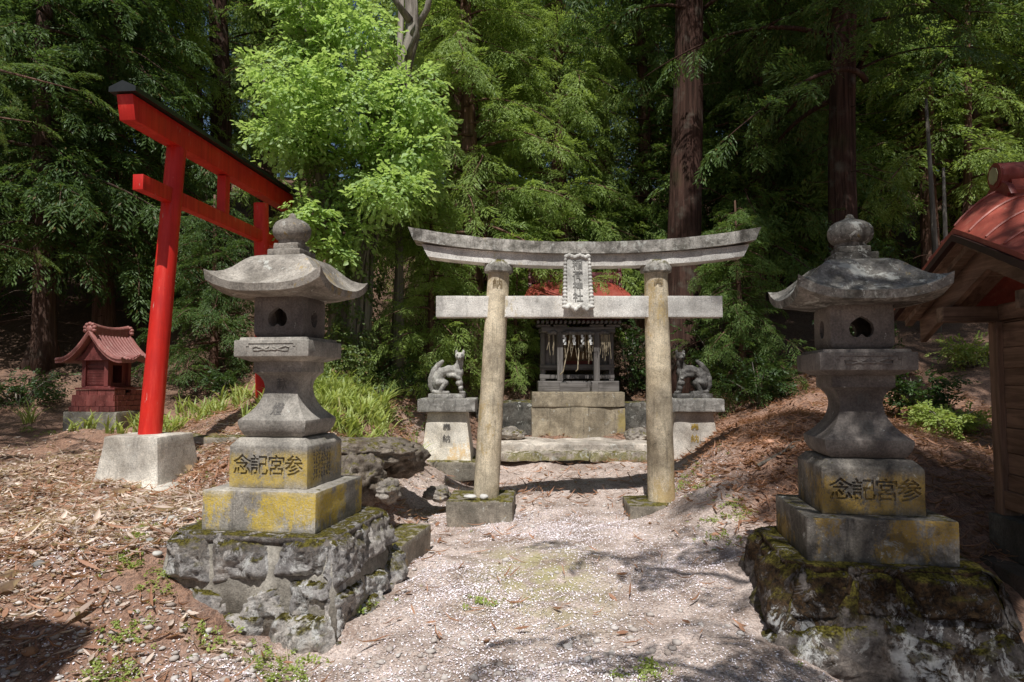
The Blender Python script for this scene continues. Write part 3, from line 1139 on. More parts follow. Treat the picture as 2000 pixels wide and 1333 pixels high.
FOXM = fox_mesh()
GR_DARK = flat('fox_hollow', (.03, .03, .03), .9)
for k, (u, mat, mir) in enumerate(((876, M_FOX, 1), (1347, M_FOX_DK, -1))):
    YF = 10.5
    p = P(u, 893, YF)
    ped = thing('fox_pedestal', ('cream plaster fox pedestal in the sun with a grey lichen cap', 'grey plaster fox pedestal in shade beside the needle covered bank')[k], 'pedestal', p, 0, 'pedestals of the fox statues')
    zc0, zc1 = P(u, 803, YF).z - p.z, P(u, 778, YF).z - p.z
    bm = bmesh.new()
    loft(bm, [square_ring(.375, -.1), square_ring(.365, .0), square_ring(.36, .08), square_ring(.285, zc0)])
    bevel(bm, .012, 2)
    bmesh.ops.subdivide_edges(bm, edges=[e for e in bm.edges if e.calc_length() > .06], cuts=6, use_grid_fill=True)
    rough(bm, .006, 5, k)
    hole = bmesh.new()
    add_box(hole, -.085, .085, -.6, -.315, .17, .58, Matrix.Rotation(R(0), 4, 'X'))
    me = carve(bm, [hole])
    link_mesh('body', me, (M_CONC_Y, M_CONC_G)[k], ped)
    bm = rough_block(-.43, .43, -.4, .4, zc0 + .001, zc1, .022, 8, .010, 7, 4 + k, .006)
    build('cap', bm, M_CAPST, ped, 35)
    tx = text_bm('奉納', .125, .002, .001, vertical=True, lead=1.3)
    bmesh.ops.translate(tx, verts=tx.verts[:], vec=(0, -.3185, .38))
    build('carved_letters', tx, M_GROOVE_DK if k == 0 else M_GROOVE, ped)
    fx = thing('fox_statue', ('pale stone fox sitting upright on the sunlit pedestal, tail raised', 'dark stone fox on the shaded pedestal, half hidden by the torii pillar')[k], 'fox statue', (p.x + (-.02, .06)[k], YF, p.z + zc1 - .004), 0, 'pair of stone fox statues')
    me = FOXM.copy()
    if mir < 0:
        me.transform(Matrix.Diagonal((-1, 1, 1, 1)))
        me.flip_normals()
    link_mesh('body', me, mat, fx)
    bm = rough_block(-.285, .275, -.14, .14, 0, .075, .02, 5, .006, 9, k)
    build('base', bm, mat if k else M_CAPST, fx, 35)
    for s in (-1, 1):
        bm = bmesh.new()
        blob(bm, (mir * .19 + s * .030, -.084, .664), (.017, .009, .007), Matrix.Rotation(s * -.5, 4, 'Y'), 8)
        build('eye', bm, GR_DARK, fx)
    bm = bmesh.new()
    blob(bm, (mir * .19, -.155, .618), (.011, .007, .008), seg=8)
    build('nose', bm, GR_DARK, fx)
for k, (u, v) in enumerate(((876, 896), (1352, 903))):
    p = P(u, v, 10.45)
    bm = rough_block(-.5, .5, -.45, .45, -.28, 0, .03, 8, .018, 4, 9 + k, .03)
    tag(build('foundation_stone', bm, M_BLOCK, None, 30, (p.x, p.y, p.z)), ('flat mossy foundation stone under the sunlit fox pedestal', 'flat foundation stone under the shaded fox pedestal')[k], 'foundation stone')

# ------------------------------------------------------------------ steps and terrace
SX = P(1120, 905, 11).x
for k, (ua, ub, va, vb, Y) in enumerate(((968, 1152, 884, 908, 11.0), (1152, 1275, 884, 908, 11.02))):
    a, b = P(ua, va, Y), P(ub, va, Y)
    w = (b.x - a.x) / 2
    bm = rough_block(-w + .006, w - .006, 0, .5, -.15, 0, .035, 16, .03, 5, 21 + k, .05)
    tag(build('step_stone', bm, M_STEP, None, 30, ((a.x + b.x) / 2, Y, a.z), R(-1 + 2 * k)), ('longer mossy kerb stone of the lowest shrine step', 'shorter mossy kerb stone of the lowest shrine step')[k], 'step stone', 'kerb stones of the lowest step')
a, b = P(955, 868, 11.35), P(1290, 868, 11.35)
bm = rough_block(-(b.x - a.x) / 2, (b.x - a.x) / 2, 0, 1.3, -.35, 0, .04, 16, .03, 3, 33, .05)
tag(build('step_slab', bm, stone('worn_tread', (.40, .35, .30), (.74, .67, .60), white=.5, moss=.12, dirt=.3, streak=.2), None, 30, ((a.x + b.x) / 2, 11.35, a.z)), 'broad worn stone tread below the shrine platform', 'step stone')
a, b = P(930, 790, 12.75), P(1330, 790, 12.75)
bm = rough_block(-(b.x - a.x) / 2, (b.x - a.x) / 2, 0, 2.4, -.9, 0, .04, 18, .03, 3, 39, .05)
tag(build('stone_terrace', bm, stone('terrace_stone', (.05, .05, .045), (.20, .19, .17), white=.5, moss=.6, dirt=.6), None, 30, ((a.x + b.x) / 2, 12.75, P(1127, 786, 12.75).z)), 'low dark stone terrace either side of the shrine platform', 'terrace wall')

# ------------------------------------------------------------------ little wooden shrine
M_WD = wood('grey_weathered_wood', (.085, .075, .068), (.24, .22, .205), 2)
M_WDX = wood('grey_weathered_rail', (.085, .075, .068), (.24, .22, .205), 0)
M_WDD = wood('dark_old_wood', (.05, .035, .025), (.13, .10, .08), 2)
M_REDROOF = paint('red_oxide_sheet', (.30, .055, .035), (.20, .03, .022), .2, .42, (.36, .12, .08), (5, 5, 5), .45)
M_ROPE = flat('pale_rope', (.46, .38, .26), .95)
M_PAPER = flat('white_paper', (.78, .78, .76), .9, var=.08)
SY = 12.7
SXC = P(1127, 740, 13.2).x
sp = thing('shrine_platform', 'two course stone platform carrying the small wooden shrine', 'stone platform', (SXC - .02, SY, P(1127, 843, SY).z))
zt1, zt2 = P(1127, 796, SY).z - sp.location.z, P(1127, 766, SY).z - sp.location.z
bm = rough_block(-.87, .87, 0, 1.7, -.35, zt1, .02, 12, .016, 4, 2, .025)
build('lower_course', bm, M_PLAT, sp, 30)
bm = rough_block(-.86, .86, -.02, 1.68, zt1 + .008, zt2, .018, 12, .012, 4, 7, .012)
build('upper_course', bm, M_PLAT, sp, 30)
sh = thing('wooden_shrine', 'small grey wooden shrine with red metal roof and hanging ropes', 'shrine', (SXC, SY + .12, sp.location.z + zt2))


def sz(v, Y):
    return P(1127, v, Y).z - sh.location.z


yb0, yb1 = 0.25, 1.25
bm = rough_block(-.76, .76, .05, 1.4, .0, .20, .01, 4, .004, 5, 1)
build('sill_frame', bm, M_WDX, sh, 30)
bm = bmesh.new()
add_box(bm, -.36, .36, -.02, .048, .0, .175)
bevel(bm, .006, 1)
build('doorstep', bm, M_WDX, sh)
zp = sz(650, 13)
for x in (-.345, .345):
    bm = bmesh.new()
    add_box(bm, x - .055, x + .055, .06, .17, .201, zp)
    bevel(bm, .008, 1)
    build('post', bm, M_WD, sh)
for x in (-.66, .66):
    for y in (.40, 1.25):
        bm = bmesh.new()
        add_box(bm, x - .05, x + .05, y - .05, y + .05, .201, zp)
        bevel(bm, .008, 1)
        build('post', bm, M_WD, sh)
zr = sz(718, 13)
for (x0, x1, y0, y1, z0, z1) in ((-.72, .72, .345, .455, zr - .05, zr + .06), (-.72, .72, .346, .456, .24, .33), (-.70, .70, .06, .18, zp, zp + .10), (-.74, .74, .345, .455, zp, zp + .09)):
    bm = bmesh.new()
    add_box(bm, x0, x1, y0, y1, z0, z1)
    bevel(bm, .008, 1)
    build('rail', bm, M_WDX, sh)
for s in (-1, 1):
    bm = bmesh.new()
    for i in range(3):
        x0 = .30 + i * .105
        add_box(bm, s * x0 if s > 0 else -x0 - .102, (x0 + .102) if s > 0 else -x0, .41, .43 + .003 * (i % 2), zr + .06, zp)
    build('side_panel', bm, M_WD, sh)
bm = bmesh.new()
add_box(bm, -.70, -.675, .46, 1.2, zr - .02, zp)
add_box(bm, .675, .70, .46, 1.2, zr - .02, zp)
add_box(bm, -.66, .66, 1.2, 1.23, zr - .02, zp)
add_box(bm, -.66, .66, .46, 1.2, zr - .06, zr - .02)
build('rear_wall', bm, M_WDD, sh)
bm = bmesh.new()
add_box(bm, -.3, .3, .50, .53, zr, zp)
for i in range(9):
    x = -.28 + i * .07
    add_box(bm, x - .008, x + .008, .485, .499, zr + .28, zp)
for i in range(5):
    z = zr + .30 + i * .075
    add_box(bm, -.29, .29, .470, .484, z - .008, z + .008)
build('lattice_door', bm, wood('lattice_wood', (.10, .06, .03), (.22, .14, .07), 2), sh)
bm = bmesh.new()
add_box(bm, -.29, .29, .44, .462, zr + .062, zr + .13)
build('red_board', bm, flat('faded_red', (.20, .05, .035), .7), sh)
# bracket rows under the eaves
bm = bmesh.new()
for y in (.02, .36):
    for i in range(-9, 10):
        add_box(bm, i * .085 - .022, i * .085 + .022, y - .12, y + .5, zp + .16, zp + .205)
for x in (-.345, .345, -.66, .66):
    add_box(bm, x - .13, x + .13, .05, .19, zp + .101, zp + .14)
build('rafters', bm, M_WDX, sh)
bm = bmesh.new()
tube(bm, [(-.30, .04, zp - .03), (-.15, .03, zp - .01), (0, .03, zp - .02), (.15, .03, zp - .01), (.30, .04, zp - .03)], [.03, .045, .04, .045, .03], 8)
for s in (-1, 1):
    tube(bm, [(s * .40, .08, zp - .03), (s * .47, .07, zp + .01), (s * .54, .07, zp - .02), (s * .60, .08, zp + .0)], [.04, .045, .04, .02], 8)
build('carved_lintel', bm, M_WD, sh, True)
# roof: broad curved sheet-metal roof with ridge
zeave = sz(610, 12.5)
ztop = sz(545, 13.4)
bm = bmesh.new()
nu, nv = 24, 20


def roof_pt(i, j, top):
    s = -1 + 2 * i / nu
    t = -1 + 2 * j / nv
    ax = abs(t)
    z = ztop - (ztop - zeave) * (1 - (1 - ax) ** 1.55) if ax < 1 else zeave
    z = ztop - (ztop - zeave) * (ax ** .85 * .55 + ax ** 2.2 * .45)
    z += .10 * abs(s) ** 4 * ax - .10 * abs(s) ** 6 * (1 - ax)
    x = s * (.88 + .20 * ax)
    y = .80 + t * (1.05)
    return Vector((x, y, z - (0 if top else .07)))


top = [[bm.verts.new(roof_pt(i, j, True)) for j in range(nv + 1)] for i in range(nu + 1)]
bot = [[bm.verts.new(roof_pt(i, j, False)) for j in range(nv + 1)] for i in range(nu + 1)]
for i in range(nu):
    for j in range(nv):
        bm.faces.new((top[i][j], top[i + 1][j], top[i + 1][j + 1], top[i][j + 1]))
        bm.faces.new((bot[i][j], bot[i][j + 1], bot[i + 1][j + 1], bot[i + 1][j]))
for i in range(nu):
    bm.faces.new((top[i][0], bot[i][0], bot[i + 1][0], top[i + 1][0]))
    bm.faces.new((top[i][nv], top[i + 1][nv], bot[i + 1][nv], bot[i][nv]))
for j in range(nv):
    bm.faces.new((top[0][j], top[0][j + 1], bot[0][j + 1], bot[0][j]))
    bm.faces.new((top[nu][j], bot[nu][j], bot[nu][j + 1], top[nu][j + 1]))
bmesh.ops.recalc_face_normals(bm, faces=bm.faces[:])
for i in range(-3, 4):
    tube(bm, [roof_pt(nu * (.5 + i * .145), j, True) + Vector((0, 0, .004)) for j in range(0, nv // 2 + 1, 2)], .012, 5)
rf = build('roof', bm, M_REDROOF, sh, 40)
bm = bmesh.new()
zrd = sz(535, 13.4)
add_box(bm, -.86, .86, .72, .88, ztop - .06, zrd - .02)
tube(bm, [(-.88, .80, zrd - .02), (.88, .80, zrd - .02)], .085, 12)
bevel(bm, .004, 1)
build('ridge', bm, paint('dark_red_sheet', (.13, .025, .03), (.09, .018, .022), .1, .4, (.3, .1, .08)), rf, 40)
for s in (-1, 1):
    bm = bmesh.new()
    prof = [(0, .16), (.05, .145), (.075, .10), (.06, .05), (.085, .0), (.10, -.08), (.08, -.16), (.11, -.24)]
    prof = prof + [(-x, z) for x, z in prof[::-1] if x]
    loft(bm, [[(s * xx, .80 + x * 1.5, zrd + z - .01) for x, z in prof] for xx in (.865, .93)])
    bmesh.ops.recalc_face_normals(bm, faces=bm.faces[:])
    bevel(bm, .01, 2)
    build('ridge_end', bm, bpy.data.materials['dark_red_sheet'], rf, 40)
# straw fringe, ropes, paper streamers, bell
rr = random.Random(3)
bm = bmesh.new()
for i in range(46):
    x = rr.uniform(-.29, .29) if i < 26 else rr.choice((-1, 1)) * rr.uniform(.42, .6)
    l = rr.uniform(.18, .5)
    tube(bm, [(x, .02, zp - .05), (x + rr.uniform(-.02, .02), .01, zp - .05 - l / 2), (x + rr.uniform(-.03, .03), .015, zp - .05 - l)], .0045, 4)
build('straw_fringe', bm, M_ROPE, sh)
for pts in ([(-.16, 0, zp - .05), (-.2, -.01, zp - .3), (-.3, -.05, zp - .75), (-.36, -.05, .32)], [(.0, 0, zp - .3), (-.02, -.01, zp - .7), (-.06, 0, .38)], [(.18, 0, zp - .05), (.19, 0, zp - .5), (.18, 0, .52)]):
    bm = bmesh.new()
    tube(bm, pts, .012, 7)
    build('rope', bm, M_ROPE, sh, True)
for x in (-.27, -.09, .07, .22):
    bm = bmesh.new()
    for i in range(4):
        add_box(bm, x - .03 + (i % 2) * .018, x + .012 + (i % 2) * .018, -.012 - i * .004, -.010 - i * .004, zp - .11 - i * .045, zp - .055 - i * .045)
    build('paper_streamer', bm, M_PAPER, sh)
bm = bmesh.new()
blob(bm, (.05, .02, zp - .30), (.065, .065, .075))
build('bell', bm, flat('dark_bronze', (.04, .03, .02), .5), sh, True)

# ------------------------------------------------------------------ little red tiled shrine
M_BRK = paint('red_glazed_brick', (.27, .075, .062), (.16, .045, .04), .6, .45, (.46, .28, .22), (14, 14, 14))
M_BRKT = paint('red_glazed_tile', (.36, .14, .12), (.24, .085, .075), .9, .45, (.58, .48, .42), (9, 9, 9))
RSY = 11.3
p = P(184, 843, RSY - .4)
rs = thing('red_shrine', 'little dark red ceramic shrine with curved roof on a brick plinth', 'shrine', (p.x - .02, RSY, p.z), -R(8))
rs.scale = (.98, .98, .96)
bm = rough_block(-.48, .48, -.42, .52, -.15, .32, .015, 8, .006, 5, 3)
build('concrete_base', bm, stone('shrine_base', (.22, .21, .18), (.38, .36, .31), yellow=.3, white=.3, moss=.5, dirt=.3), rs, 30)
# stepped brick plinth: courses with real joints
bm = bmesh.new()
zb = .322
for r in range(4):
    h = .092
    inset = .022 * r
    xw, yw0, yw1 = .42 - inset, -.38 + inset, .44 - inset
    for side_ in range(4):
        L = 2 * xw if side_ in (0, 2) else yw1 - yw0
        nb_ = 4
        for i in range(nb_):
            o = (.5 if r % 2 else 0)
            a_, b_ = (i + o) / (nb_ + .5), (i + 1 + o) / (nb_ + .5)
            if r % 2 and i == 0:
                segs = [(0, .5 / (nb_ + .5)), (a_, b_)]
            elif not r % 2 and i == nb_ - 1:
                segs = [(a_, b_), (b_, 1)]
            else:
                segs = [(a_, b_)]
            for q0, q1 in segs:
                g0, g1 = q0 * L + .005, q1 * L - .005
                d = .05
                if side_ == 0:
                    add_box(bm, -xw + g0, -xw + g1, yw0, yw0 + d, zb, zb + h - .010)
                elif side_ == 2:
                    add_box(bm, -xw + g0, -xw + g1, yw1 - d, yw1, zb, zb + h - .010)
                elif side_ == 1:
                    if r == 3 and .3 < (q0 + q1) / 2 < .62:
                        continue
                    add_box(bm, xw - d, xw, yw0 + d + g0 * .88, yw0 + d + g1 * .88, zb, zb + h - .010)
                else:
                    add_box(bm, -xw, -xw + d, yw0 + d + g0 * .88, yw0 + d + g1 * .88, zb, zb + h - .010)
    zb += h
add_box(bm, -.39, .36, -.35, .41, .32, .60)
for i in range(3):
    add_box(bm, .30, .345 + .012 * i, -.02, .2, .60 - i * .03, .63 - i * .03)
build('brick_plinth', bm, M_BRK, rs)
bm = bmesh.new()
zb0 = .692
add_box(bm, -.36, .36, -.33, .37, .688, .72)
add_box(bm, -.30, .22, -.25, .30, .72, .745)
zb0 = .745
for x in (-.27, .14):
    for y in (-.22, .26):
        add_box(bm, x - .035, x + .035, y - .035, y + .035, zb0, 1.24)
add_box(bm, -.235, .105, -.205, -.19, zb0, 1.24)
for i in range(11):
    z = zb0 + .03 + i * .027
    add_box(bm, -.232, .102, -.22, -.206, z, z + .017)
add_box(bm, -.235, .105, -.228, -.206, 1.06, 1.1)
add_box(bm, -.24, .105, .235, .25, zb0, 1.24)
add_box(bm, -.285, -.27, -.185, .225, zb0, 1.24)
add_box(bm, -.31, .18, -.26, .30, 1.2, 1.3)
add_box(bm, .115, .13, -.186, -.09, zb0, 1.2)
add_box(bm, .115, .13, .13, .226, zb0, 1.2)
add_box(bm, .115, .13, -.089, .129, zb0, .80)
add_box(bm, .115, .13, -.089, .129, 1.10, 1.2)
build('body', bm, paint('red_glazed_wall', (.21, .052, .046), (.14, .034, .032), .3, .45, (.36, .2, .17), (10, 10, 10)), rs)
# curved roof, ridge along the depth, gable towards the path's near end
bm = bmesh.new()


def rrf(t, y, lift=0.):
    a = abs(t)
    z = 1.66 - .50 * (1 - (1 - min(a, 1)) ** 1.9) + .06 * max(0, a - .55) ** 1.2
    if t > 0:
        z += .09 * math.exp(-((y - .05) / .13) ** 2) * max(0, (t - .45) / .55) ** 1.5
    return Vector((-.06 + t * .60, y, z + lift))


ny_ = 20
nt_ = 24
yy = [-.42 + .94 * j / ny_ for j in range(ny_ + 1)]
tt = [-1 + 2 * i / nt_ for i in range(nt_ + 1)]
tp = [[bm.verts.new(rrf(t, y, .02 * (abs(y - .05) / .45) ** 3)) for y in yy] for t in tt]
bt = [[bm.verts.new(rrf(t, y, -.05)) for y in yy] for t in tt]
for i in range(nt_):
    for j in range(ny_):
        bm.faces.new((tp[i][j], tp[i + 1][j], tp[i + 1][j + 1], tp[i][j + 1]))
        bm.faces.new((bt[i][j], bt[i][j + 1], bt[i + 1][j + 1], bt[i + 1][j]))
    bm.faces.new((tp[i][0], bt[i][0], bt[i + 1][0], tp[i + 1][0]))
    bm.faces.new((tp[i][ny_], tp[i + 1][ny_], bt[i + 1][ny_], bt[i][ny_]))
for j in range(ny_):
    bm.faces.new((tp[0][j], tp[0][j + 1], bt[0][j + 1], bt[0][j]))
    bm.faces.new((tp[nt_][j], bt[nt_][j], bt[nt_][j + 1], tp[nt_][j + 1]))
bmesh.ops.recalc_face_normals(bm, faces=bm.faces[:])
for y in np.linspace(-.33, .43, 11):
    for s in (-1, 1):
        tube(bm, [rrf(s * q, y, .012) for q in np.linspace(.08, .98, 12)], .020, 6)
for y in (-.40, .50):
    tube(bm, [rrf(q, y, .01) for q in np.linspace(-1, 1, 25)], .035, 8)
rsr = build('roof', bm, M_BRKT, rs, 40)
bm = bmesh.new()
tube(bm, [(-.06, y, 1.715 + .05 * ((y - .05) / .42) ** 2) for y in np.linspace(-.36, .46, 14)], .05, 10)
add_box(bm, -.105, -.015, -.34, .44, 1.58, 1.715)
for y in (-.40, .49):
    for a in range(7):
        an = math.pi * (a / 6) * 1.2 - .3
        blob(bm, (-.06 + .085 * math.cos(an), y, 1.70 + .085 * math.sin(an)), .036, seg=8)
    blob(bm, (-.06, y, 1.70), (.07, .04, .07), seg=10)
build('ridge', bm, M_BRKT, rsr, 45)
bm = bmesh.new()
loft(bm, [[(-.06 - .34, y, 1.18), (-.06 + .34, y, 1.18), (-.06 + .18, y, 1.28), (-.06, y, 1.56), (-.06 - .18, y, 1.28)] for y in (-.31, -.26)])
bmesh.ops.recalc_face_normals(bm, faces=bm.faces[:])
build('gable_board', bm, bpy.data.materials['red_glazed_wall'], rs)

# ------------------------------------------------------------------ wooden shed at the right
M_SW = wood('shed_brown_wood', (.11, .066, .045), (.30, .19, .135), 1, 14)
M_SWX = wood('shed_beam_wood', (.11, .07, .048), (.30, .20, .14), 0, 14)
M_SWZ = wood('shed_post_wood', (.12, .075, .052), (.32, .205, .145), 2, 14)
M_SRF = paint('shed_red_roof', (.40, .085, .055), (.24, .05, .036), .8, .45, (.42, .2, .14), (5, 5, 5), .5)
sd = thing('wooden_shed', 'open brown wooden shed with red sheet metal roof at the path edge', 'shed', (3.265, 5.0, .225), -YAW)
Z0 = .225


def shed_part(name, boxes, mat, bev=.006):
    bm = bmesh.new()
    for b_ in boxes:
        add_box(bm, *b_)
    if bev:
        bevel(bm, bev, 1)
    return build(name, bm, mat, sd)


XW, YP, LX = .58, .57, 2.9
ztie = P(1900, 630, 5.5).z - Z0
for y in (-YP, YP):
    shed_part('purlin', [(.13, LX + .35, y - .06, y + .06, ztie, ztie + .125)], M_SWX)
    for x in (XW, LX):
        shed_part('post', [(x - .065, x + .065, y - .065, y + .065, .301, ztie)], M_SWZ)
shed_part('wall_plate', [(XW - .05, XW + .05, -YP + .061, YP - .061, ztie + .01, ztie + .135)], M_SW)
bm = bmesh.new()
zz0 = .50
i = 0
while zz0 < ztie:
    h = .165 + .03 * ((i * 37) % 5 - 2) / 2
    add_box(bm, XW - .028 + .004 * (i % 2), XW + .02, -YP + .067, YP - .067, zz0, min(zz0 + h - .006, ztie))
    zz0 += h
    i += 1
bevel(bm, .003, 1)
build('plank_wall', bm, M_SW, sd)
shed_part('rear_wall', [(XW + .066, LX - .066, YP - .02, YP + .02, .5, ztie)], M_SWX, 0)
shed_part('sill_beam', [(XW - .06, XW + .06, -YP + .066, YP - .066, .36, .50), (XW + .066, LX - .066, YP - .05, YP + .05, .36, .499)], M_SW)
bm = rough_block(XW - .10, LX + .1, -YP - .1, YP + .1, -.0, .30, .01, 5, .004, 5, 3)
build('concrete_footing', bm, stone('shed_concrete', (.12, .115, .105), (.22, .21, .195), streak=.3, dirt=.3), sd, 30)
bm = rough_block(.30, LX + .5, -1.1, .85, -.55, -.004, .012, 9, .005, 5, 3)
build('floor_slab', bm, stone('shed_slab', (.13, .11, .10), (.24, .19, .17), streak=.3, dirt=.35), sd, 30)
# roof
YE = 1.2
zpk, zev = P(1871, 447, 5.0).z - Z0, P(1745, 606, 6.17).z - Z0
nX, nY = 26, 28


def srf(x, t, lift=0.):
    a = abs(t)
    z = zpk + (zev - zpk) * (a ** 1.05)
    k = min(max(x / .42, 0), 1)
    z += (.25 * (1 - a) ** .7 + .035) * math.sin(k * math.pi / 2) ** .9
    return Vector((x, t * YE, z + lift))


bm = bmesh.new()
xs_ = list(np.linspace(0, .45, 12)) + list(np.linspace(.6, LX + .75, 12))
ts_ = np.linspace(-1, 1, nY + 1)
tp = [[bm.verts.new(srf(x, t)) for t in ts_] for x in xs_]
bt = [[bm.verts.new(srf(x * .98 + .01, t, -.035 if k_ < 1 else -.05) if x > .3 else Vector((x + .004, t * YE, srf(0, t).z - .04))) for t in ts_] for k_, x in enumerate(xs_)]
for i in range(len(xs_) - 1):
    for j in range(nY):
        bm.faces.new((tp[i][j], tp[i + 1][j], tp[i + 1][j + 1], tp[i][j + 1]))
        bm.faces.new((bt[i][j], bt[i][j + 1], bt[i + 1][j + 1], bt[i + 1][j]))
    bm.faces.new((tp[i][0], bt[i][0], bt[i + 1][0], tp[i + 1][0]))
    bm.faces.new((tp[i][nY], tp[i + 1][nY], bt[i + 1][nY], bt[i][nY]))
for j in range(nY):
    bm.faces.new((tp[0][j], tp[0][j + 1], bt[0][j + 1], bt[0][j]))
    bm.faces.new((tp[-1][j], bt[-1][j], bt[-1][j + 1], tp[-1][j + 1]))
bmesh.ops.recalc_face_normals(bm, faces=bm.faces[:])
for t in np.linspace(-.9, .9, 11):
    tube(bm, [srf(x, t, .004) for x in np.linspace(.01, .44, 10)], .010, 5)
srf_o = build('roof', bm, M_SRF, sd, 40)


def verge_strip(name, x0, x1, top_off, depth, mat, tmax=1.0):
    bm = bmesh.new()
    rings = []
    for t in np.linspace(-tmax, tmax, 41):
        z = zpk + (zev - zpk) * (abs(t) ** 1.05) + top_off
        y = t * YE
        rings.append([(x0, y, z), (x1, y, z), (x1, y, z - depth), (x0, y, z - depth)])
    loft(bm, rings)
    bmesh.ops.recalc_face_normals(bm, faces=bm.faces[:])
    return build(name, bm, mat, sd, 30)


verge_strip('fascia', -.012, .03, -.045, .05, flat('dark_fascia', (.05, .022, .018), .6), 1.0)
verge_strip('soffit', .031, XW, -.075, .03, M_SW, .99)
verge_strip('verge_batten', .10, .16, -.106, .05, M_SWX, .985)
verge_strip('bargeboard', .22, .27, -.106, .20, M_SW, .98)
for y in (-.3, .3):
    shed_part('purlin', [(.30, LX + .3, y - .04, y + .04, zpk - .32, zpk - .24)], M_SWX)
zr_ = zpk + .27
bm = bmesh.new()
add_box(bm, .36, LX + .6, -.09, .09, zr_ - .06, zr_ + .06)
tube(bm, [(.40, 0, zr_ + .075), (LX + .6, 0, zr_ + .075)], .06, 12)
for s in (-1, 1):
    tube(bm, [(.36, s * .10, zr_ - .03), (LX + .6, s * .10, zr_ - .03)], .035, 8)
build('ridge', bm, M_SRF, srf_o, 40)
bm = bmesh.new()
pr = [(0, .20), (.06, .185), (.095, .14), (.10, .09), (.075, .045), (.11, .03), (.15, -.0), (.19, -.07), (.15, -.06), (.12, -.10)]
pr = pr + [(-x, z) for x, z in pr[::-1] if x]
loft(bm, [[(x, y, zr_ + z) for y, z in pr] for x in (.30, .345)])
bmesh.ops.recalc_face_normals(bm, faces=bm.faces[:])
bevel(bm, .008, 2)
tube(bm, [(.29, 0, zr_ + .11), (.75, 0, zr_ + .11)], .095, 20)
orn = build('ridge_end', bm, paint('ornament_red', (.22, .04, .032), (.15, .025, .02), .2, .4, (.4, .2, .15), (5, 5, 5)), srf_o, 40)
bm = bmesh.new()
loft(bm, [[(x, .062 * math.cos(a), zr_ + .11 + .066 * math.sin(a)) for a in np.linspace(0, 2 * math.pi, 8, endpoint=False)] for x in (.286, .28)])
bmesh.ops.recalc_face_normals(bm, faces=bm.faces[:])
build('medallion', bm, flat('faded_gilt', (.38, .36, .19), .6), orn)
# ------------------------------------------------------------------ foliage toolkit (numpy)
def frame(d, up):
    d = d / (np.linalg.norm(d, axis=-1, keepdims=True) + 1e-9)
    s = np.cross(d, up)
    s /= (np.linalg.norm(s, axis=-1, keepdims=True) + 1e-9)
    u = np.cross(s, d)
    return np.stack([d, s, u], -1)      # columns: forward, side, up


def kites(base, tip, wid, sidev):
    """one thin kite-shaped blade per row; returns verts (n,4,3)"""
    m = base + (tip - base) * .45
    return np.stack([base, m + sidev * wid[:, None], tip, m - sidev * wid[:, None]], 1)


def plume(seed, n_side=15, n_str=6, L=.9, sw=.013, sl=.14, hang=1.):
    """drooping cedar spray: a rachis with side twigs carrying rope-like needle strands"""
    r = np.random.default_rng(seed)
    B, T, Wd, S = [], [], [], []

    def rach(t):
        return np.array([L * t, 0, .10 * L * t - .38 * L * t ** 2.2])
    for i in range(n_side):
        t = .08 + .92 * i / (n_side - 1)
        o = rach(t)
        for s in (-1, 1):
            l = (.42 * (1 - t) ** .8 + .12) * L * r.uniform(.75, 1.2)
            a = R(r.uniform(35, 62)) * s
            dr = np.array([math.cos(a), math.sin(a), r.uniform(-.25, .2)])
            for k in range(n_str):
                q = (k + r.uniform(.2, .8)) / n_str
                b = o + dr * l * q + np.array([0, 0, -.5 * l * q ** 2])
                dd = dr + np.array([.35, 0, (-.22 - .38 * q) * hang]) + r.normal(size=3) * .30
                dd /= np.linalg.norm(dd)
                le = sl * r.uniform(.6, 1.25)
                B.append(b)
                T.append(b + dd * le)
                Wd.append(sw * r.uniform(.7, 1.3))
                sv = np.cross(dd, np.array([-.2, 0, 1.]) + r.normal(size=3) * .45)
                S.append(sv / np.linalg.norm(sv))
    return kites(np.array(B), np.array(T), np.array(Wd), np.array(S)).reshape(-1, 3)


PL_HI = [plume(s, 11, 6, .60, .011, .085, 1.1) for s in (1, 2, 3)]
PL_LO = [plume(s, 10, 5, .68, .014, .105, 1.1) for s in (4, 5)]
PL_NEAR = [plume(s, 20, 8, .62, .0055, .055) for s in (6, 7)]


def place(templates, pos, fwd, scale, r, up=(0, 0, 1)):
    out = []
    pos, fwd, scale = np.asarray(pos), np.asarray(fwd), np.asarray(scale)
    pick = r.integers(0, len(templates), len(pos))
    for k, tp in enumerate(templates):
        ix = np.where(pick == k)[0]
        if not len(ix):
            continue
        upv = np.array(up) + r.normal(size=(len(ix), 3)) * .25
        M = frame(fwd[ix], upv) * scale[ix][:, None, None]
        v = np.einsum('nij,vj->nvi', M, tp) + pos[ix][:, None, :]
        out.append(v.reshape(-1, 3))
    return np.concatenate(out)


def quads_mesh(name, v):
    return np_mesh(name, v, np.arange(len(v)).reshape(-1, 4))


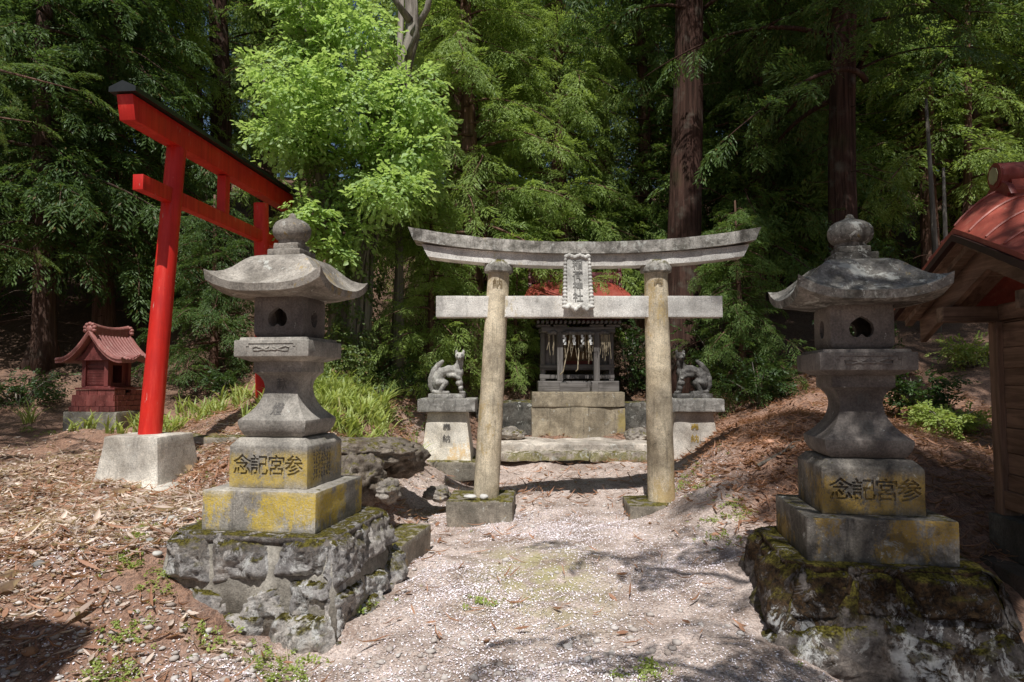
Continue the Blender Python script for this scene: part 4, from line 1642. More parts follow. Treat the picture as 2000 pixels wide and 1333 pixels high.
def trunk_mesh(name, pts, rad, limbs=(), flare=.4, sides=16, seed=0):
    bm = bmesh.new()
    P_ = [Vector(p) for p in pts]
    rr_ = list(rad)
    tube(bm, P_, rr_, sides)
    bm.verts.ensure_lookup_table()
    for v in bm.verts:
        a = math.atan2(v.co.y, v.co.x)
        k = 1 + .06 * mnoise.noise(Vector((math.cos(a) * 2.5, math.sin(a) * 2.5, v.co.z * .15 + seed)))
        h = max(0, 1 - v.co.z / .9)
        k += flare * h ** 2 * (1 + .5 * math.sin(a * 5 + seed))
        c = P_[0]
        v.co.x = c.x + (v.co.x - c.x) * k if v.co.z < 1.2 else v.co.x
        v.co.y = c.y + (v.co.y - c.y) * k if v.co.z < 1.2 else v.co.y
    for lp, lr in limbs:
        tube(bm, lp, lr, 5)
    me = bpy.data.meshes.new(name)
    bm.to_mesh(me)
    bm.free()
    me.shade_smooth()
    return me


def cedar(seed, H, base, R0, nb, templates, r_base=.25, pscale=(.8, 1.25), step=.42, lean=(0, 0), droop=.85, dead=14):
    """trunk mesh + crown mesh of one cedar, foot at the origin"""
    r = np.random.default_rng(seed)
    zs = np.linspace(-.4, H, 18)
    ctr = np.stack([lean[0] * zs + .10 * np.sin(zs * .5 + seed), lean[1] * zs + .10 * np.cos(zs * .4 + seed), zs], -1)
    ctr[:, :2] -= ctr[0, :2]
    rad = r_base * (1 - np.clip(zs, 0, H) / H) ** .8 + .02
    limbs = []
    pos, fwd, sc = [], [], []
    for i in range(nb):
        q = (i + r.uniform(0, 1)) / nb
        z = base + (H - base) * q ** 1.05 * .97
        az = i * 2.4 + r.uniform(-.5, .5)
        L = R0 * (1 - q) ** .75 * r.uniform(.45, 1.2) + .3
        c = np.array([np.interp(z, zs, ctr[:, 0]), np.interp(z, zs, ctr[:, 1]), z])
        d = np.array([math.cos(az), math.sin(az), 0])
        sd_ = np.array([-d[1], d[0], 0])
        rise = r.uniform(-.05, .5)
        n = max(3, int(L / .3))
        lp = []
        for k in range(n + 1):
            t = k / n
            lp.append(c + d * L * t + np.array([0, 0, L * (rise * t - .75 * droop * t ** 2 + .12 * t ** 3)]) + sd_ * .12 * L * math.sin(t * 2.5 + i))
        limbs.append(([tuple(x) for x in lp], [max(.006, .035 * (1 - k / n) * (L / 2.5) + .005) for k in range(n + 1)]))
        s_ = max(.2, .30 * L)
        while s_ < L:
            t = s_ / L
            k = min(int(t * n), n - 1)
            o = lp[k] + (lp[k + 1] - lp[k]) * (t * n - k)
            tang = lp[k + 1] - lp[k]
            tang = tang / np.linalg.norm(tang)
            for sg in ((-1, 0, 1) if t < .8 else (-.5, .5)):
                f = tang * r.uniform(.4, .9) + sd_ * sg * r.uniform(.3, 1.0) + r.normal(size=3) * .38 + np.array([0, 0, r.uniform(-.35, .25)])
                pos.append(o + r.normal(size=3) * .07)
                fwd.append(f)
                sc.append(r.uniform(*pscale) * (.75 + .4 * (1 - t)))
            s_ += step * r.uniform(.6, 1.4)
        pos.append(lp[-1])
        fwd.append(lp[-1] - lp[-2] + np.array([0, 0, -.03]))
        sc.append(r.uniform(*pscale) * .8)
    for i in range(dead):       # bare dead twigs low on the trunk
        z = r.uniform(.12, 1.) * base if base > 1 else r.uniform(.5, 3)
        az = r.uniform(0, 6.28)
        L = r.uniform(.3, 1.3)
        c = np.array([np.interp(z, zs, ctr[:, 0]), np.interp(z, zs, ctr[:, 1]), z])
        d = np.array([math.cos(az), math.sin(az), -.2])
        limbs.append(([tuple(c), tuple(c + d * L * .5 + np.array([0, 0, .03])), tuple(c + d * L + r.normal(size=3) * .1)], [.012, .008, .003]))
    tm = trunk_mesh('trunk', [tuple(c) for c in ctr], list(rad), limbs, seed=seed)
    cm = quads_mesh('crown', place(templates, pos, fwd, sc, r))
    return tm, cm


B_CED = bark('cedar_bark', (.085, .045, .032), (.24, .14, .105))
B_DARK = bark('dark_cedar_bark', (.05, .032, .026), (.14, .085, .065))
B_BIG = bark('old_red_bark', (.030, .017, .013), (.10, .055, .042), 18)
B_GREY = bark('grey_bark', (.13, .11, .09), (.36, .32, .27), 10)
L_CED = leaf('cedar_needles', (.07, .13, .03), (.22, .32, .09), .4, (.22, .12, .05))
L_CED2 = leaf('dark_cedar_needles', (.04, .08, .025), (.14, .22, .065), .38, (.16, .08, .03))
L_CED3 = leaf('fresh_cedar_needles', (.12, .20, .04), (.38, .49, .15), .42)
L_IVY = leaf('ivy_leaves', (.14, .25, .06), (.54, .70, .30), .46, nscale=1.2, gloss=.45)
L_IVYD = leaf('old_ivy_leaves', (.06, .10, .025), (.20, .26, .08), .35, (.25, .17, .08), nscale=1.5, gloss=.4)
L_GRASS = leaf('strap_leaves', (.18, .26, .05), (.52, .58, .22), .4, (.42, .36, .16), gloss=.45)
L_SHRUB = leaf('shrub_leaves', (.025, .055, .015), (.08, .14, .035), .35, gloss=.55)
L_WEED = leaf('weed_leaves', (.18, .26, .05), (.44, .52, .16), .4)


def tree(name, label, x, y, tm, cm, bk, lf, rz=0., s=1., group=None, sink=.0):
    t = thing(name, label, 'tree', (x, y, gz(x, y) - sink), rz, group)
    t.scale = (s, s, s)
    for nm, me, mt in (('trunk', tm, bk), ('crown', cm, lf)):
        if me is None:
            continue
        if not me.materials:
            me.materials.append(mt)
        o = bpy.data.objects.new(nm, me)
        COL.objects.link(o)
        o.parent = t
        o.material_slots[0].link = 'OBJECT'
        o.material_slots[0].material = mt
    return t


VAR = {
    'full': [cedar(21, 13, .9, 2.5, 150, PL_HI, .20, (.75, 1.3), .36), cedar(22, 14, 1.6, 2.7, 155, PL_HI, .22, (.75, 1.3), .36)],
    'high': [cedar(31, 19, 4.2, 3.0, 85, PL_LO, .25, (1., 1.5), .55), cedar(32, 21, 5.5, 3.2, 85, PL_LO, .28, (1., 1.5), .55)],
    'low': [cedar(41, 15, 1.4, 2.7, 110, PL_LO, .20, (1., 1.4), .5), cedar(42, 16, 2.2, 2.9, 115, PL_LO, .21, (1., 1.4), .5)],
    'bare': [cedar(33, 22, 9.5, 2.0, 40, PL_LO, .25, (1., 1.4), .6, dead=30), cedar(34, 23, 11, 2.0, 40, PL_LO, .3, (1., 1.4), .6, dead=30)],
    'young': [cedar(51, 4.6, .35, 1.35, 60, PL_HI, .07, (.6, .95), .3, dead=2), cedar(52, 3.6, .3, 1.15, 50, PL_HI, .06, (.55, .85), .3, dead=2)],
}


def X(u, Y):
    return (u - 1000) / F * Y


def put(kind, k, label, u, Y, rz, s=1., bk=None, lf=None, group=None, name='cedar_tree'):
    tm, cm = VAR[kind][k]
    return tree(name, label, X(u, Y), Y, tm, cm, bk or B_CED, lf or L_CED, rz, s, group)


# named trees, placed on the slope behind the shrine
put('full', 0, 'bright drooping cedar rising directly behind the small wooden shrine', 1105, 16.3, .3, 1.0, lf=L_CED3)
put('full', 1, 'sunlit cedar between the ivy clad tree and the shrine, boughs almost to the ground', 925, 14.6, 1.9, .95, lf=L_CED3)
put('full', 0, 'cedar standing between the shrine and the big bare trunk', 1250, 17.5, 2.6, 1.0)
put('young', 0, 'young cedar close behind the sunlit fox statue', 835, 12.4, .5, .85, lf=L_CED3)
put('young', 1, 'young bright green cedar at the left corner of the wooden shrine', 1000, 13.9, 2.2, .68, lf=L_CED3)
put('young', 0, 'dim young cedar to the right of the stone torii, behind the dark fox', 1455, 12.6, 4.2, .8, lf=L_CED)
put('young', 1, 'small drooping cedar behind the tall pillars of the red gate', 415, 13.2, 1.2, 1.05, lf=L_CED2)
put('low', 0, 'dark cedar with a sunlit stripe of trunk behind the little red shrine', 205, 15.2, .9, 1., lf=L_CED2)
put('low', 1, 'dark cedar at the left behind the little red shrine, bare lower trunk', 85, 13.6, 3.3, .95, B_DARK, L_CED2)
put('low', 0, 'shaded cedar with hanging sprays right of the big bare trunk', 1475, 16.5, 4.0, 1.)
put('low', 1, 'yellow green cedar behind the shed roof', 1830, 16.5, .4, .95, lf=L_CED3)
put('low', 0, 'cedar behind the shaded lantern, left of its finial', 1570, 18.5, 5.2, 1.05)
tree('cedar_tree', 'cedar boughs hanging in from the left edge of the clearing', -9.0, 6.4, *cedar(23, 11, 2.4, 4.4, 85, PL_NEAR, .2, (.5, .85), .30, droop=.45), B_CED, L_CED, 1.0)
put('bare', 0, 'tall bare trunked cedar seen through the red gate, nearer the pillar', 375, 21., .6, 1.1, B_BIG, L_CED2)
put('bare', 1, 'thicker tall cedar seen through the red gate against the sky gap', 415, 19.5, 2.6, 1.05, B_BIG, L_CED2)
# the two big trunks on the right
bt1 = cedar(61, 24, 7.6, 3.4, 70, PL_HI, .36, (1., 1.5), .5, lean=(.012, 0), dead=5)
tree('cedar_tree', 'massive reddish cedar trunk rising behind the right end of the stone torii', X(1338, 13.6), 13.6, *bt1, B_BIG, L_CED2, .4)
bt2 = cedar(62, 23, 5.2, 3.6, 80, PL_HI, .265, (1., 1.5), .5, dead=22)
tree('cedar_tree', 'old cedar trunk wrapped in dead creepers directly behind the shaded lantern', X(1662, 12.8), 12.8, *bt2, B_BIG, L_CED2, 1.4)
tree('cedar_tree', 'thin pale tree stem between the ivy clad tree and the sunlit fox', X(776, 12.2), 12.2, trunk_mesh('trunk', [(0, 0, -.3), (.02, 0, 2), (-.04, .05, 4.5), (.02, .1, 8)], [.085, .075, .065, .05], seed=4), None, B_GREY, None)
tree('cedar_tree', 'pale slanting stem on the sunlit bank behind the shed', X(1893, 15.5), 15.5, trunk_mesh('trunk', [(0, 0, -.3), (.05, 0, 1.5), (.2, .05, 4), (.4, .1, 9)], [.13, .11, .08, .04], seed=6), None, B_CED, None)
tree('cedar_tree', 'dark broad trunk on the bank beside the shed post', X(1925, 17.0), 17.0, *VAR['high'][0], B_BIG, L_CED2, 2.2, 1.15)
tree('cedar_tree', 'forked grey stem between the shaded lantern and the shed', X(1822, 14.2), 14.2, trunk_mesh('trunk', [(0, 0, -.3), (.08, 0, .8), (.16, .05, 1.6), (.1, .1, 5)], [.11, .085, .06, .03], [([(.1, 0, 1.), (.35, 0, 1.5), (.42, .1, 3.5)], [.06, .05, .03])], seed=7), None, B_GREY, None)

# the rest of the forest: trunks and crowns nobody can tell apart deep in the shade
spots = []
r_ = random.Random(5)
tries = 0
while len(spots) < 46 and tries < 6000:
    tries += 1
    Y = r_.uniform(18.5, 40)
    x = r_.uniform(-.95, .95) * Y
    if abs(x + .452 * Y) < 1.3 and Y < 30:
        continue
    if all((x - a) ** 2 + (Y - b) ** 2 > 5.0 for a, b in spots):
        spots.append((x, Y))
for i, (x, Y) in enumerate(spots):
    kind = 'low' if (i % 3 != 0) else 'high'
    tm, cm = VAR[kind][i % 2]
    tree('cedar_tree', 'cedar deep in the dim forest on the slope behind the shrine', x, Y, tm, cm, (B_DARK, B_CED)[i % 2], (L_CED2, L_CED, L_CED2, L_CED3)[i % 4], r_.uniform(0, 6.28), r_.uniform(.9, 1.2), 'cedars deep in the forest')
sh1 = cedar(71, 20, 5.2, 4.6, 70, PL_HI, .34, (.9, 1.3), .5)
tree('cedar_tree', 'tall cedar right of the viewer throwing dappled shade on the right lantern', 3.35, .1, *sh1, B_CED, L_CED2, .7)
sh2 = cedar(72, 26, 12.5, 4.4, 62, PL_LO, .38, (1.1, 1.6), .5)
tree('cedar_tree', 'tall cedar standing right behind the wooden shed', 6.35, 7.3, *sh2, B_CED, L_CED2, .2)
# neighbours of the clearing that stand outside the picture and throw the shade
for x, y, kind, k, s, lab in ((-13.5, 10.5, 'high', 0, 1.0, 'tall cedar outside the clearing on the left'), (-14, 14, 'low', 0, 1.1, 'tall cedar beyond the left end of the clearing'),
                              (9.6, 2.2, 'high', 0, 1.0, 'tall cedar right of the shed'), (10.5, -1, 'high', 0, 1.05, 'tall cedar far right of the path')):
    tree('cedar_tree', lab, x, y, *VAR[kind][k], B_CED, L_CED2, x, s)


# ------------------------------------------------------------------ broad leaves
def leaf_spray(seed, n=13, L=.28, size=.05):
    """twig with broad leaves; each leaf is folded along its midrib (6 verts, 4 tris -> two quads)"""
    r = np.random.default_rng(seed)
    out = []
    for i in range(n):
        t = (i + .5) / n
        b = np.array([L * t, 0, -.25 * L * t ** 2])
        a = R(r.uniform(30, 80)) * (1 if i % 2 else -1)
        d = np.array([math.cos(a), math.sin(a), r.uniform(-.5, .25)])
        d /= np.linalg.norm(d)
        sv = np.cross(d, np.array([0, 0, 1.]) + r.normal(size=3) * .35)
        sv /= np.linalg.norm(sv)
        up = np.cross(sv, d)
        s = size * r.uniform(.7, 1.3)
        b = b + d * .02
        m1, tip = b + d * s * .55 - up * s * .05, b + d * s * 1.25 - up * s * .25
        for sg in (-1, 1):
            out.append([b, b + d * s * .35 + sv * sg * s * .42 + up * s * .1, b + d * s * .85 + sv * sg * s * .34 + up * s * .02, tip] if sg > 0 else
                       [tip, b + d * s * .85 + sv * sg * s * .34 + up * s * .02, b + d * s * .35 + sv * sg * s * .42 + up * s * .1, b])
    return np.array(out).reshape(-1, 3)


SPRAY = [leaf_spray(s) for s in (1, 2, 3)]


def weld_pairs(v):
    """leaf halves share their midrib so that each leaf is one island"""
    v = v.reshape(-1, 8, 3)
    n = len(v)
    vv = np.stack([v[:, 0], v[:, 1], v[:, 2], v[:, 3], v[:, 5], v[:, 6]], 1).reshape(-1, 3)
    o = np.arange(n)[:, None] * 6
    q = np.stack([o + np.array([0, 1, 2, 3]), o + np.array([3, 4, 5, 0])], 1).reshape(-1, 4)
    return vv, q


def leafy(name, pos, fwd, sc, seed, templates=None):
    r = np.random.default_rng(seed)
    v = place(templates or SPRAY, pos, fwd, sc, r)
    vv, q = weld_pairs(v)
    return np_mesh(name, vv, q)


def shell_points(c, rad, n, r, front=.25):
    d = r.normal(size=(n, 3))
    d /= np.linalg.norm(d, axis=1, keepdims=True)
    rr_ = np.array(rad) * (1 - .55 * r.random((n, 1)) ** 2.2)
    return np.array(c) + d * rr_, d


# ivy clad broadleaf tree
IY = 11.7
ib = Vector((X(688, IY), IY, gz(X(688, IY), IY)))
r2 = np.random.default_rng(77)


def irel(u, v, Y):
    p = P(u, v, Y) - ib
    return (p.x, p.y, p.z)


t1 = [irel(686, 745, IY), irel(690, 640, IY), irel(700, 520, IY), irel(728, 330, 11.9), irel(775, 180, 12.0), irel(806, 70, 12.1), irel(800, -60, 12.2), irel(770, -260, 12.4)]
t2 = [irel(655, 745, 11.6), irel(660, 600, 11.6), irel(640, 420, 11.5), irel(610, 250, 11.4), irel(590, 60, 11.3), irel(560, -120, 11.3)]
bm = bmesh.new()
tube(bm, t1, [.34, .25, .21, .18, .16, .13, .11, .07], 14)
tube(bm, t2, [.22, .15, .12, .10, .07, .04], 10)
for a, b, c in (((806, 70), (835, 20), (850, -60)), ((800, 40), (770, 0), (760, -70)), ((775, 180), (720, 120), (690, 40)), ((728, 330), (800, 300), (850, 280)), ((610, 250), (540, 200), (500, 130)), ((790, 130), (815, 60), (812, -30))):
    tube(bm, [irel(*a, 12), irel(*b, 11.8), irel(*c, 11.6)], [.07, .05, .02], 7)
for i in range(26):      # clinging stems
    a = rnd.uniform(0, 6.28)
    pts = []
    for k in range(7):
        q = k / 6
        c = Vector(t1[min(k, 4)]).lerp(Vector(t1[min(k, 4) + 1]), rnd.random() * .3)
        a += rnd.uniform(-.5, .5)
        rr_ = .30 - .02 * k
        pts.append(c + Vector((math.cos(a) * rr_, math.sin(a) * rr_, 0)))
    tube(bm, pts, [.022, .02, .018, .016, .014, .012, .01], 5)
rough(bm, .03, 4, 2)
iv = thing('ivy_clad_tree', 'broadleaf tree smothered in bright yellow green ivy behind the red gate', 'tree', ib)
build('trunk', bm, B_GREY, iv, True)
lobes = []
outline = [(560, 110, 85), (500, 60, 60), (640, 60, 80), (540, 250, 55), (600, 190, 75), (690, 180, 75), (770, 190, 65), (660, 280, 80), (770, 285, 95), (835, 300, 50), (720, 360, 70), (800, 370, 60), (640, 380, 45), (690, 440, 40), (740, 40, 60), (840, 220, 40), (520, 160, 60), (575, 10, 60), (480, 110, 30), (610, 420, 25), (850, 350, 25), (650, 500, 25)]
for u, v, s_ in outline:
    for i in range(max(2, int(s_ / 14))):
        lobes.append((u + r2.normal() * s_ * .5, v + r2.normal() * s_ * .42, 11.2 + r2.normal() * .45, r2.uniform(.16, .40)))
pos, fwd, sc = [], [], []
for u, v, Y, rad in lobes:
    if not 505 < u < 835:
        continue
    n = int(230 * rad ** 1.6) + 4
    p_, d_ = shell_points(irel(u, v, Y), (rad * 1.15, rad, rad * .62), n, r2)
    pos.append(p_)
    fwd.append(d_ * np.array([1, 1, .5]) + np.array([0, -.35, -.25]) + r2.normal(size=p_.shape) * .35)
    sc.append(r2.uniform(.85, 1.55, len(p_)))
m1 = leafy('foliage', np.concatenate(pos), np.concatenate(fwd), np.concatenate(sc), 3)
link_mesh('foliage', m1, L_IVY, iv)
# thin older ivy down the trunk and over its foot
pos, fwd, sc = [], [], []
for i in range(900):
    k = r2.integers(0, 4)
    src = t1 if r2.random() < .65 else t2
    c = np.array(src[k]) + (np.array(src[k + 1]) - np.array(src[k])) * r2.random()
    a = r2.uniform(0, 6.28)
    w = .34 if src is t1 else .22
    w += .25 * max(0, .6 - c[2]) * r2.random()
    d = np.array([math.cos(a), math.sin(a), -.4])
    pos.append(c + d * np.array([w, w, 0]) * r2.uniform(.85, 1.3))
    fwd.append(d + np.array([0, 0, -.6]))
    sc.append(r2.uniform(.5, 1.0))
for i in range(330):
    u, v = r2.uniform(630, 770), r2.uniform(660, 760)
    x, y = X(u, 11.2) + r2.normal() * .3, 11.2 + r2.normal() * .45
    z = gz(x, y) + r2.uniform(.02, .7) * max(0, 1 - ((x - ib.x) / .9) ** 2)
    pos.append(np.array([x, y, z]) - np.array(ib))
    fwd.append(r2.normal(size=3) * .6 + np.array([0, -.6, -.1]))
    sc.append(r2.uniform(.5, .95))
link_mesh('old_ivy', leafy('old_ivy', np.array(pos), np.array(fwd), np.array(sc), 5), L_IVYD, iv)


def shrub(label, u, Y, w, h, n, mat, seed, sc=(.5, .9), name='shrub'):
    x = X(u, Y)
    r = np.random.default_rng(seed)
    z0 = gz(x, Y)
    t = thing(name, label, 'shrub', (x, Y, z0))
    pos, fwd, s_ = [], [], []
    bm = bmesh.new()
    for i in range(9):
        a = r.uniform(0, 6.28)
        tip = Vector((math.cos(a) * w * r.uniform(.3, .9), math.sin(a) * w * .7 * r.uniform(.3, .9), h * r.uniform(.55, 1)))
        tube(bm, [(0, 0, -.1), tip * .5 + Vector((0, 0, .1 * h)), tip], [.018, .012, .004], 5)
        m = n // 9
        q = r.uniform(.35, 1.05, m)[:, None]
        pts = np.array(tip)[None] * q + r.normal(size=(m, 3)) * np.array([w, w, h]) * .17
        pts[:, 2] = np.maximum(pts[:, 2], .03)
        pos.append(pts)
        fwd.append(np.array([math.cos(a), math.sin(a), .2])[None] + r.normal(size=(m, 3)) * .6)
        s_.append(r.uniform(*sc, m))
    build('stems', bm, B_GREY, t, True)
    link_mesh('foliage', leafy('foliage', np.concatenate(pos), np.concatenate(fwd), np.concatenate(s_), seed), mat, t)
    return t


shrub('glossy green shrub on the bank left of the shed post, below the slope', 1790, 10.4, .6, .75, 260, L_SHRUB, 1)
shrub('low bright green fern like plant in front of the glossy shrub', 1845, 9.6, .55, .35, 200, L_WEED, 2, (.45, .8))
shrub('dark glossy shrub between the dark fox and the shaded lantern', 1480, 11.6, .7, .8, 260, L_SHRUB, 3)
shrub('leggy dark shrub beside the big bare trunk', 1420, 13.0, .8, 1.3, 260, L_SHRUB, 4)
shrub('dark undergrowth shrub right of the wooden shrine', 1235, 14.2, .8, 1.6, 320, L_SHRUB, 5)
shrub('shrub growing round the foot of the creeper wrapped cedar', 1690, 12.2, 1.0, 2.6, 420, L_SHRUB, 6)
shrub('low dark shrub in deep shade left of the little red shrine', 40, 12.2, .9, .6, 240, L_SHRUB, 7)
shrub('small broadleaf plant behind the red gate near the slope', 440, 11.6, .45, .4, 110, L_SHRUB, 8)
shrub('green bush at the sunny top of the right hand bank', 1905, 12.3, .7, .5, 240, L_WEED, 9, (.5, .9))
shrub('dark shrub behind the sunlit fox pedestal', 800, 11.8, .5, .5, 130, L_SHRUB, 10)


# strap leaved beds
def straps(centres, n_each, r, hl=(.22, .5), width=.013):
    V_, Q_ = [], []
    k = 0
    for cx_, cy_, cz_ in centres:
        for i in range(n_each):
            a = r.uniform(0, 6.28)
            l = r.uniform(*hl)
            lean_ = r.uniform(.25, .95)
            b = np.array([cx_ + r.normal() * .035, cy_ + r.normal() * .035, cz_ - .02])
            d = np.array([math.cos(a), math.sin(a), 0])
            s = np.array([-d[1], d[0], 0])
            w = width * r.uniform(.7, 1.4)
            row = []
            for j in range(5):
                t = j / 4
                c = b + d * l * lean_ * t ** 1.6 + np.array([0, 0, l * (t - .55 * lean_ * t ** 2.4)])
                ww = w * (.8, 1., .9, .65, .08)[j]
                row.append((c - s * ww, c + s * ww))
            for j in range(5):
                V_.extend(row[j])
            for j in range(4):
                o = k + j * 2
                Q_.append((o, o + 1, o + 3, o + 2))
            k += 10
    return np.array(V_), np.array(Q_)


def bed(region, n, r):
    out = []
    for _ in range(n):
        x, y = region(r)
        out.append((x, y, gz(x, y)))
    return out


def reg_main(r):
    while True:
        x, y = r.uniform(-3.6, -1.45), r.uniform(8.5, 11.0)
        if x < -1.1 - .32 * (y - 8) + .35 * math.sin(y * 3) * .4 and r.random() < math.exp(-((x + 2.4) / 1.1) ** 4):
            return x, y


def reg_gate(r):
    return r.normal() * .8 - 4.9, 10.6 + r.normal() * .4


V_, Q_ = straps(bed(reg_main, 210, r2) + bed(reg_gate, 50, r2), 13, r2, (.2, .42))
tag(link_mesh('grass', np_mesh('grass', V_, Q_), L_GRASS), 'bright strap leaved grass on the bank behind the left lantern', 'grass', None, 'stuff')
for label, u, Y, n, hl in (('tall yellow green strap leaved clump at the top of the grass bank', 745, 10.4, 30, (.5, .75)), ('single upright strap leaved sprout in the litter right of the lantern', 690, 7.9, 6, (.2, .3)), ('arching strap leaved clump against the sunlit fox pedestal', 815, 9.6, 22, (.35, .55)),
                       ('upright strap leaved clump in shade left of the little red shrine', 62, 11.4, 20, (.35, .6)), ('strap leaved clump just behind the near red pillar', 350, 10.2, 20, (.25, .45))):
    x = X(u, Y)
    V_, Q_ = straps([(0, 0, 0)], n, r2, hl, .015)
    o = tag(link_mesh('strap_leaf_plant', np_mesh('strap_leaf_plant', V_, Q_), L_GRASS, None, (x, Y, gz(x, Y))), label, 'plant')

# ------------------------------------------------------------------ litter, petals, gravel
def scatter(n, x0, x1, y0, y1, dens, r):
    xs_, ys_ = [], []
    got = 0
    while got < n:
        m = n * 2
        x, y = r.uniform(x0, x1, m), r.uniform(y0, y1, m)
        k = r.random(m) < dens(x, y)
        xs_.append(x[k])
        ys_.append(y[k])
        got += k.sum()
    x, y = np.concatenate(xs_)[:n], np.concatenate(ys_)[:n]
    return x, y, ground(x, y)


def patch(x, y, f, ph):
    return .5 + .25 * (np.sin(x * f + ph + 1.3 * np.sin(y * f * .7)) + np.sin(y * f * 1.2 - ph + 1.1 * np.sin(x * f * .8 + 1)))


def clear_of(x, y):
    """1 outside the pedestals and footings"""
    k = np.ones_like(x)
    for cx_, cy_, h in ((LC[0] - .04, LC[1], .80), (RC[0], RC[1], .80)):
        c, s = math.cos(YAW), math.sin(YAW)
        a = (x - cx_) * c - (y - cy_) * s
        b_ = (x - cx_) * s + (y - cy_) * c
        k *= ((np.abs(a) > h) | (np.abs(b_) > h))
    return k


def curled_leaves(x, y, z, r, L=(.035, .10), W=.28, curl=.8):
    n = len(x)
    a = r.uniform(0, 6.28, n)
    l = L[0] + (L[1] - L[0]) * r.random(n) ** 1.8
    w = l * W * r.uniform(.6, 1.25, n)
    d = np.stack([np.cos(a), np.sin(a), r.normal(size=n) * .22], -1)
    s = np.stack([-np.sin(a), np.cos(a), r.normal(size=n) * .35], -1)
    up = np.cross(d, s)
    c = np.stack([x, y, z + .008 + .022 * r.random(n)], -1)
    cu = r.uniform(-.2, 1, n)[:, None] * curl
    rows = []
    for t, ww in ((-1, .1), (-.35, .9), (.35, .85), (1, .08)):
        for e in (-1, 0, 1):
            p_ = c + d * (l * .5 * t)[:, None] + s * (w * .5 * ww * e)[:, None] + up * (w[:, None] * cu * (abs(e) * ww * .8)) + up * (l[:, None] * cu * .28 * t * t)
            rows.append(p_)
    v = np.stack(rows, 1)
    q = []
    for i in range(3):
        for j in range(2):
            q.append((i * 3 + j, i * 3 + j + 1, i * 3 + 4 + j, i * 3 + 3 + j))
    q = np.array(q)
    return v.reshape(-1, 3), (np.arange(n)[:, None, None] * 12 + q[None]).reshape(-1, 4)


def dead_leaf(name, a, b, tr=.2):
    return leaf(name, a, b, tr, nscale=1.5, gloss=.3)


L_DEAD = dead_leaf('dry_brown_leaf', (.16, .09, .065), (.95, .80, .69))
L_NEED = dead_leaf('dry_needles', (.15, .065, .04), (.60, .34, .22))


def d_left(x, y):
    left = np.clip((-.9 - .30 * (y - 4) * (y > 4) * .4 - x) / 1.6, 0, 1)
    left = np.clip((-1.0 - x) / 1.9, 0, 1)
    far = np.exp(-((y - 5.2) / 3.6) ** 4)
    open_ = 1 - .75 * np.exp(-((x + 2.4) / .9) ** 2 - ((y - 3.9) / .9) ** 2)
    return clear_of(x, y) * left * far * (.25 + .9 * patch(x, y, 1.4, .4)) * open_


x, y, z = scatter(14500, -7.5, -1.0, 3.0, 10.5, d_left, rng)
V_, Q_ = curled_leaves(x, y, z, rng)
x, y, z = scatter(6500, -7, -.9, 3.0, 10.5, lambda x, y: np.clip(d_left(x, y) + .12 * (x < -.9) * clear_of(x, y), 0, 1), rng)
V2, Q2 = curled_leaves(x, y, z, rng, (.025, .06), .6, .3)
x, y, z = scatter(220, -7, -1.2, 3.0, 9, d_left, rng)
V3, Q3 = curled_leaves(x, y, z + .012, rng, (.10, .19), .42, 1.1)
x, y, z = scatter(2600, -7, -1.0, 3.0, 10, d_left, rng)
V4, Q4 = curled_leaves(x, y, z + .01, rng, (.07, .30), .045, .3)
V2, Q2 = np.concatenate([V2, V3, V4]), np.concatenate([Q2, Q3 + len(V2), Q4 + len(V2) + len(V3)])
tag(link_mesh('leaf_litter', np_mesh('leaf_litter', np.concatenate([V_, V2]), np.concatenate([Q_, Q2 + len(V_)])), L_DEAD), 'curled dry brown leaves lying over the ground left of the path', 'leaf litter', None, 'stuff')


def d_need(x, y):
    right = np.clip((x - 1.75 - .15 * np.sin(y * 2)) / .7, 0, 1) * (y > 5.2) * (y < 12.5)
    lb = np.clip((-1.35 - x) / .4, 0, 1) * (y > 7.4) * (y < 11.5) * .55 * (x > -3.6)
    back = np.clip((y - 10.8) / 1., 0, 1) * .35
    pth = (y > 8.3) * (y < 10.9) * .16 + (y > 4.2) * (y < 8.4) * .05
    lf = .30 * (x < -1.0) * (y < 8) * (x > -5)
    return clear_of(x, y) * np.clip(right + lb + back + pth + lf, 0, 1) * (.3 + .8 * patch(x, y, 1.8, 2.))


x, y, z = scatter(18500, -5, 7.5, 3.2, 15, d_need, rng)
V_, Q_ = curled_leaves(x, y, z + .01, rng, (.10, .26), .075, .9)
x, y, z = scatter(6500, -5, 7, 3.2, 13, d_need, rng)
V2, Q2 = curled_leaves(x, y, z, rng, (.05, .11), .4, .5)
tag(link_mesh('needle_litter', np_mesh('needle_litter', np.concatenate([V_, V2]), np.concatenate([Q_, Q2 + len(V_)])), L_NEED), 'red brown cedar needles and twigs covering the bank right of the path', 'needle litter', None, 'stuff')


def d_petal(x, y):
    core = np.exp(-((x - .55) / 1.75) ** 4) * np.exp(-((y - 4.2) / 4.2) ** 4)
    left = .35 * (x < -.8) * (x > -4) * np.exp(-((y - 5.5) / 3) ** 2)
    hole = 1 - .80 * np.exp(-((x - .25) / .55) ** 2 - ((y - 5.6) / 1.0) ** 2)
    edge = 1 + .9 * np.exp(-((x - 1.5 - .05 * (y - 4)) / .35) ** 2) * (y < 7) + .9 * np.exp(-((y - 3.6) / .6) ** 2) * (x < .7)
    return np.clip(clear_of(x, y) * (core + left) * hole * edge * (.05 + 1.3 * patch(x, y, 2.3, 1.) ** 2.2 * (.4 + .9 * patch(x, y, 9, 3))), 0, 1)


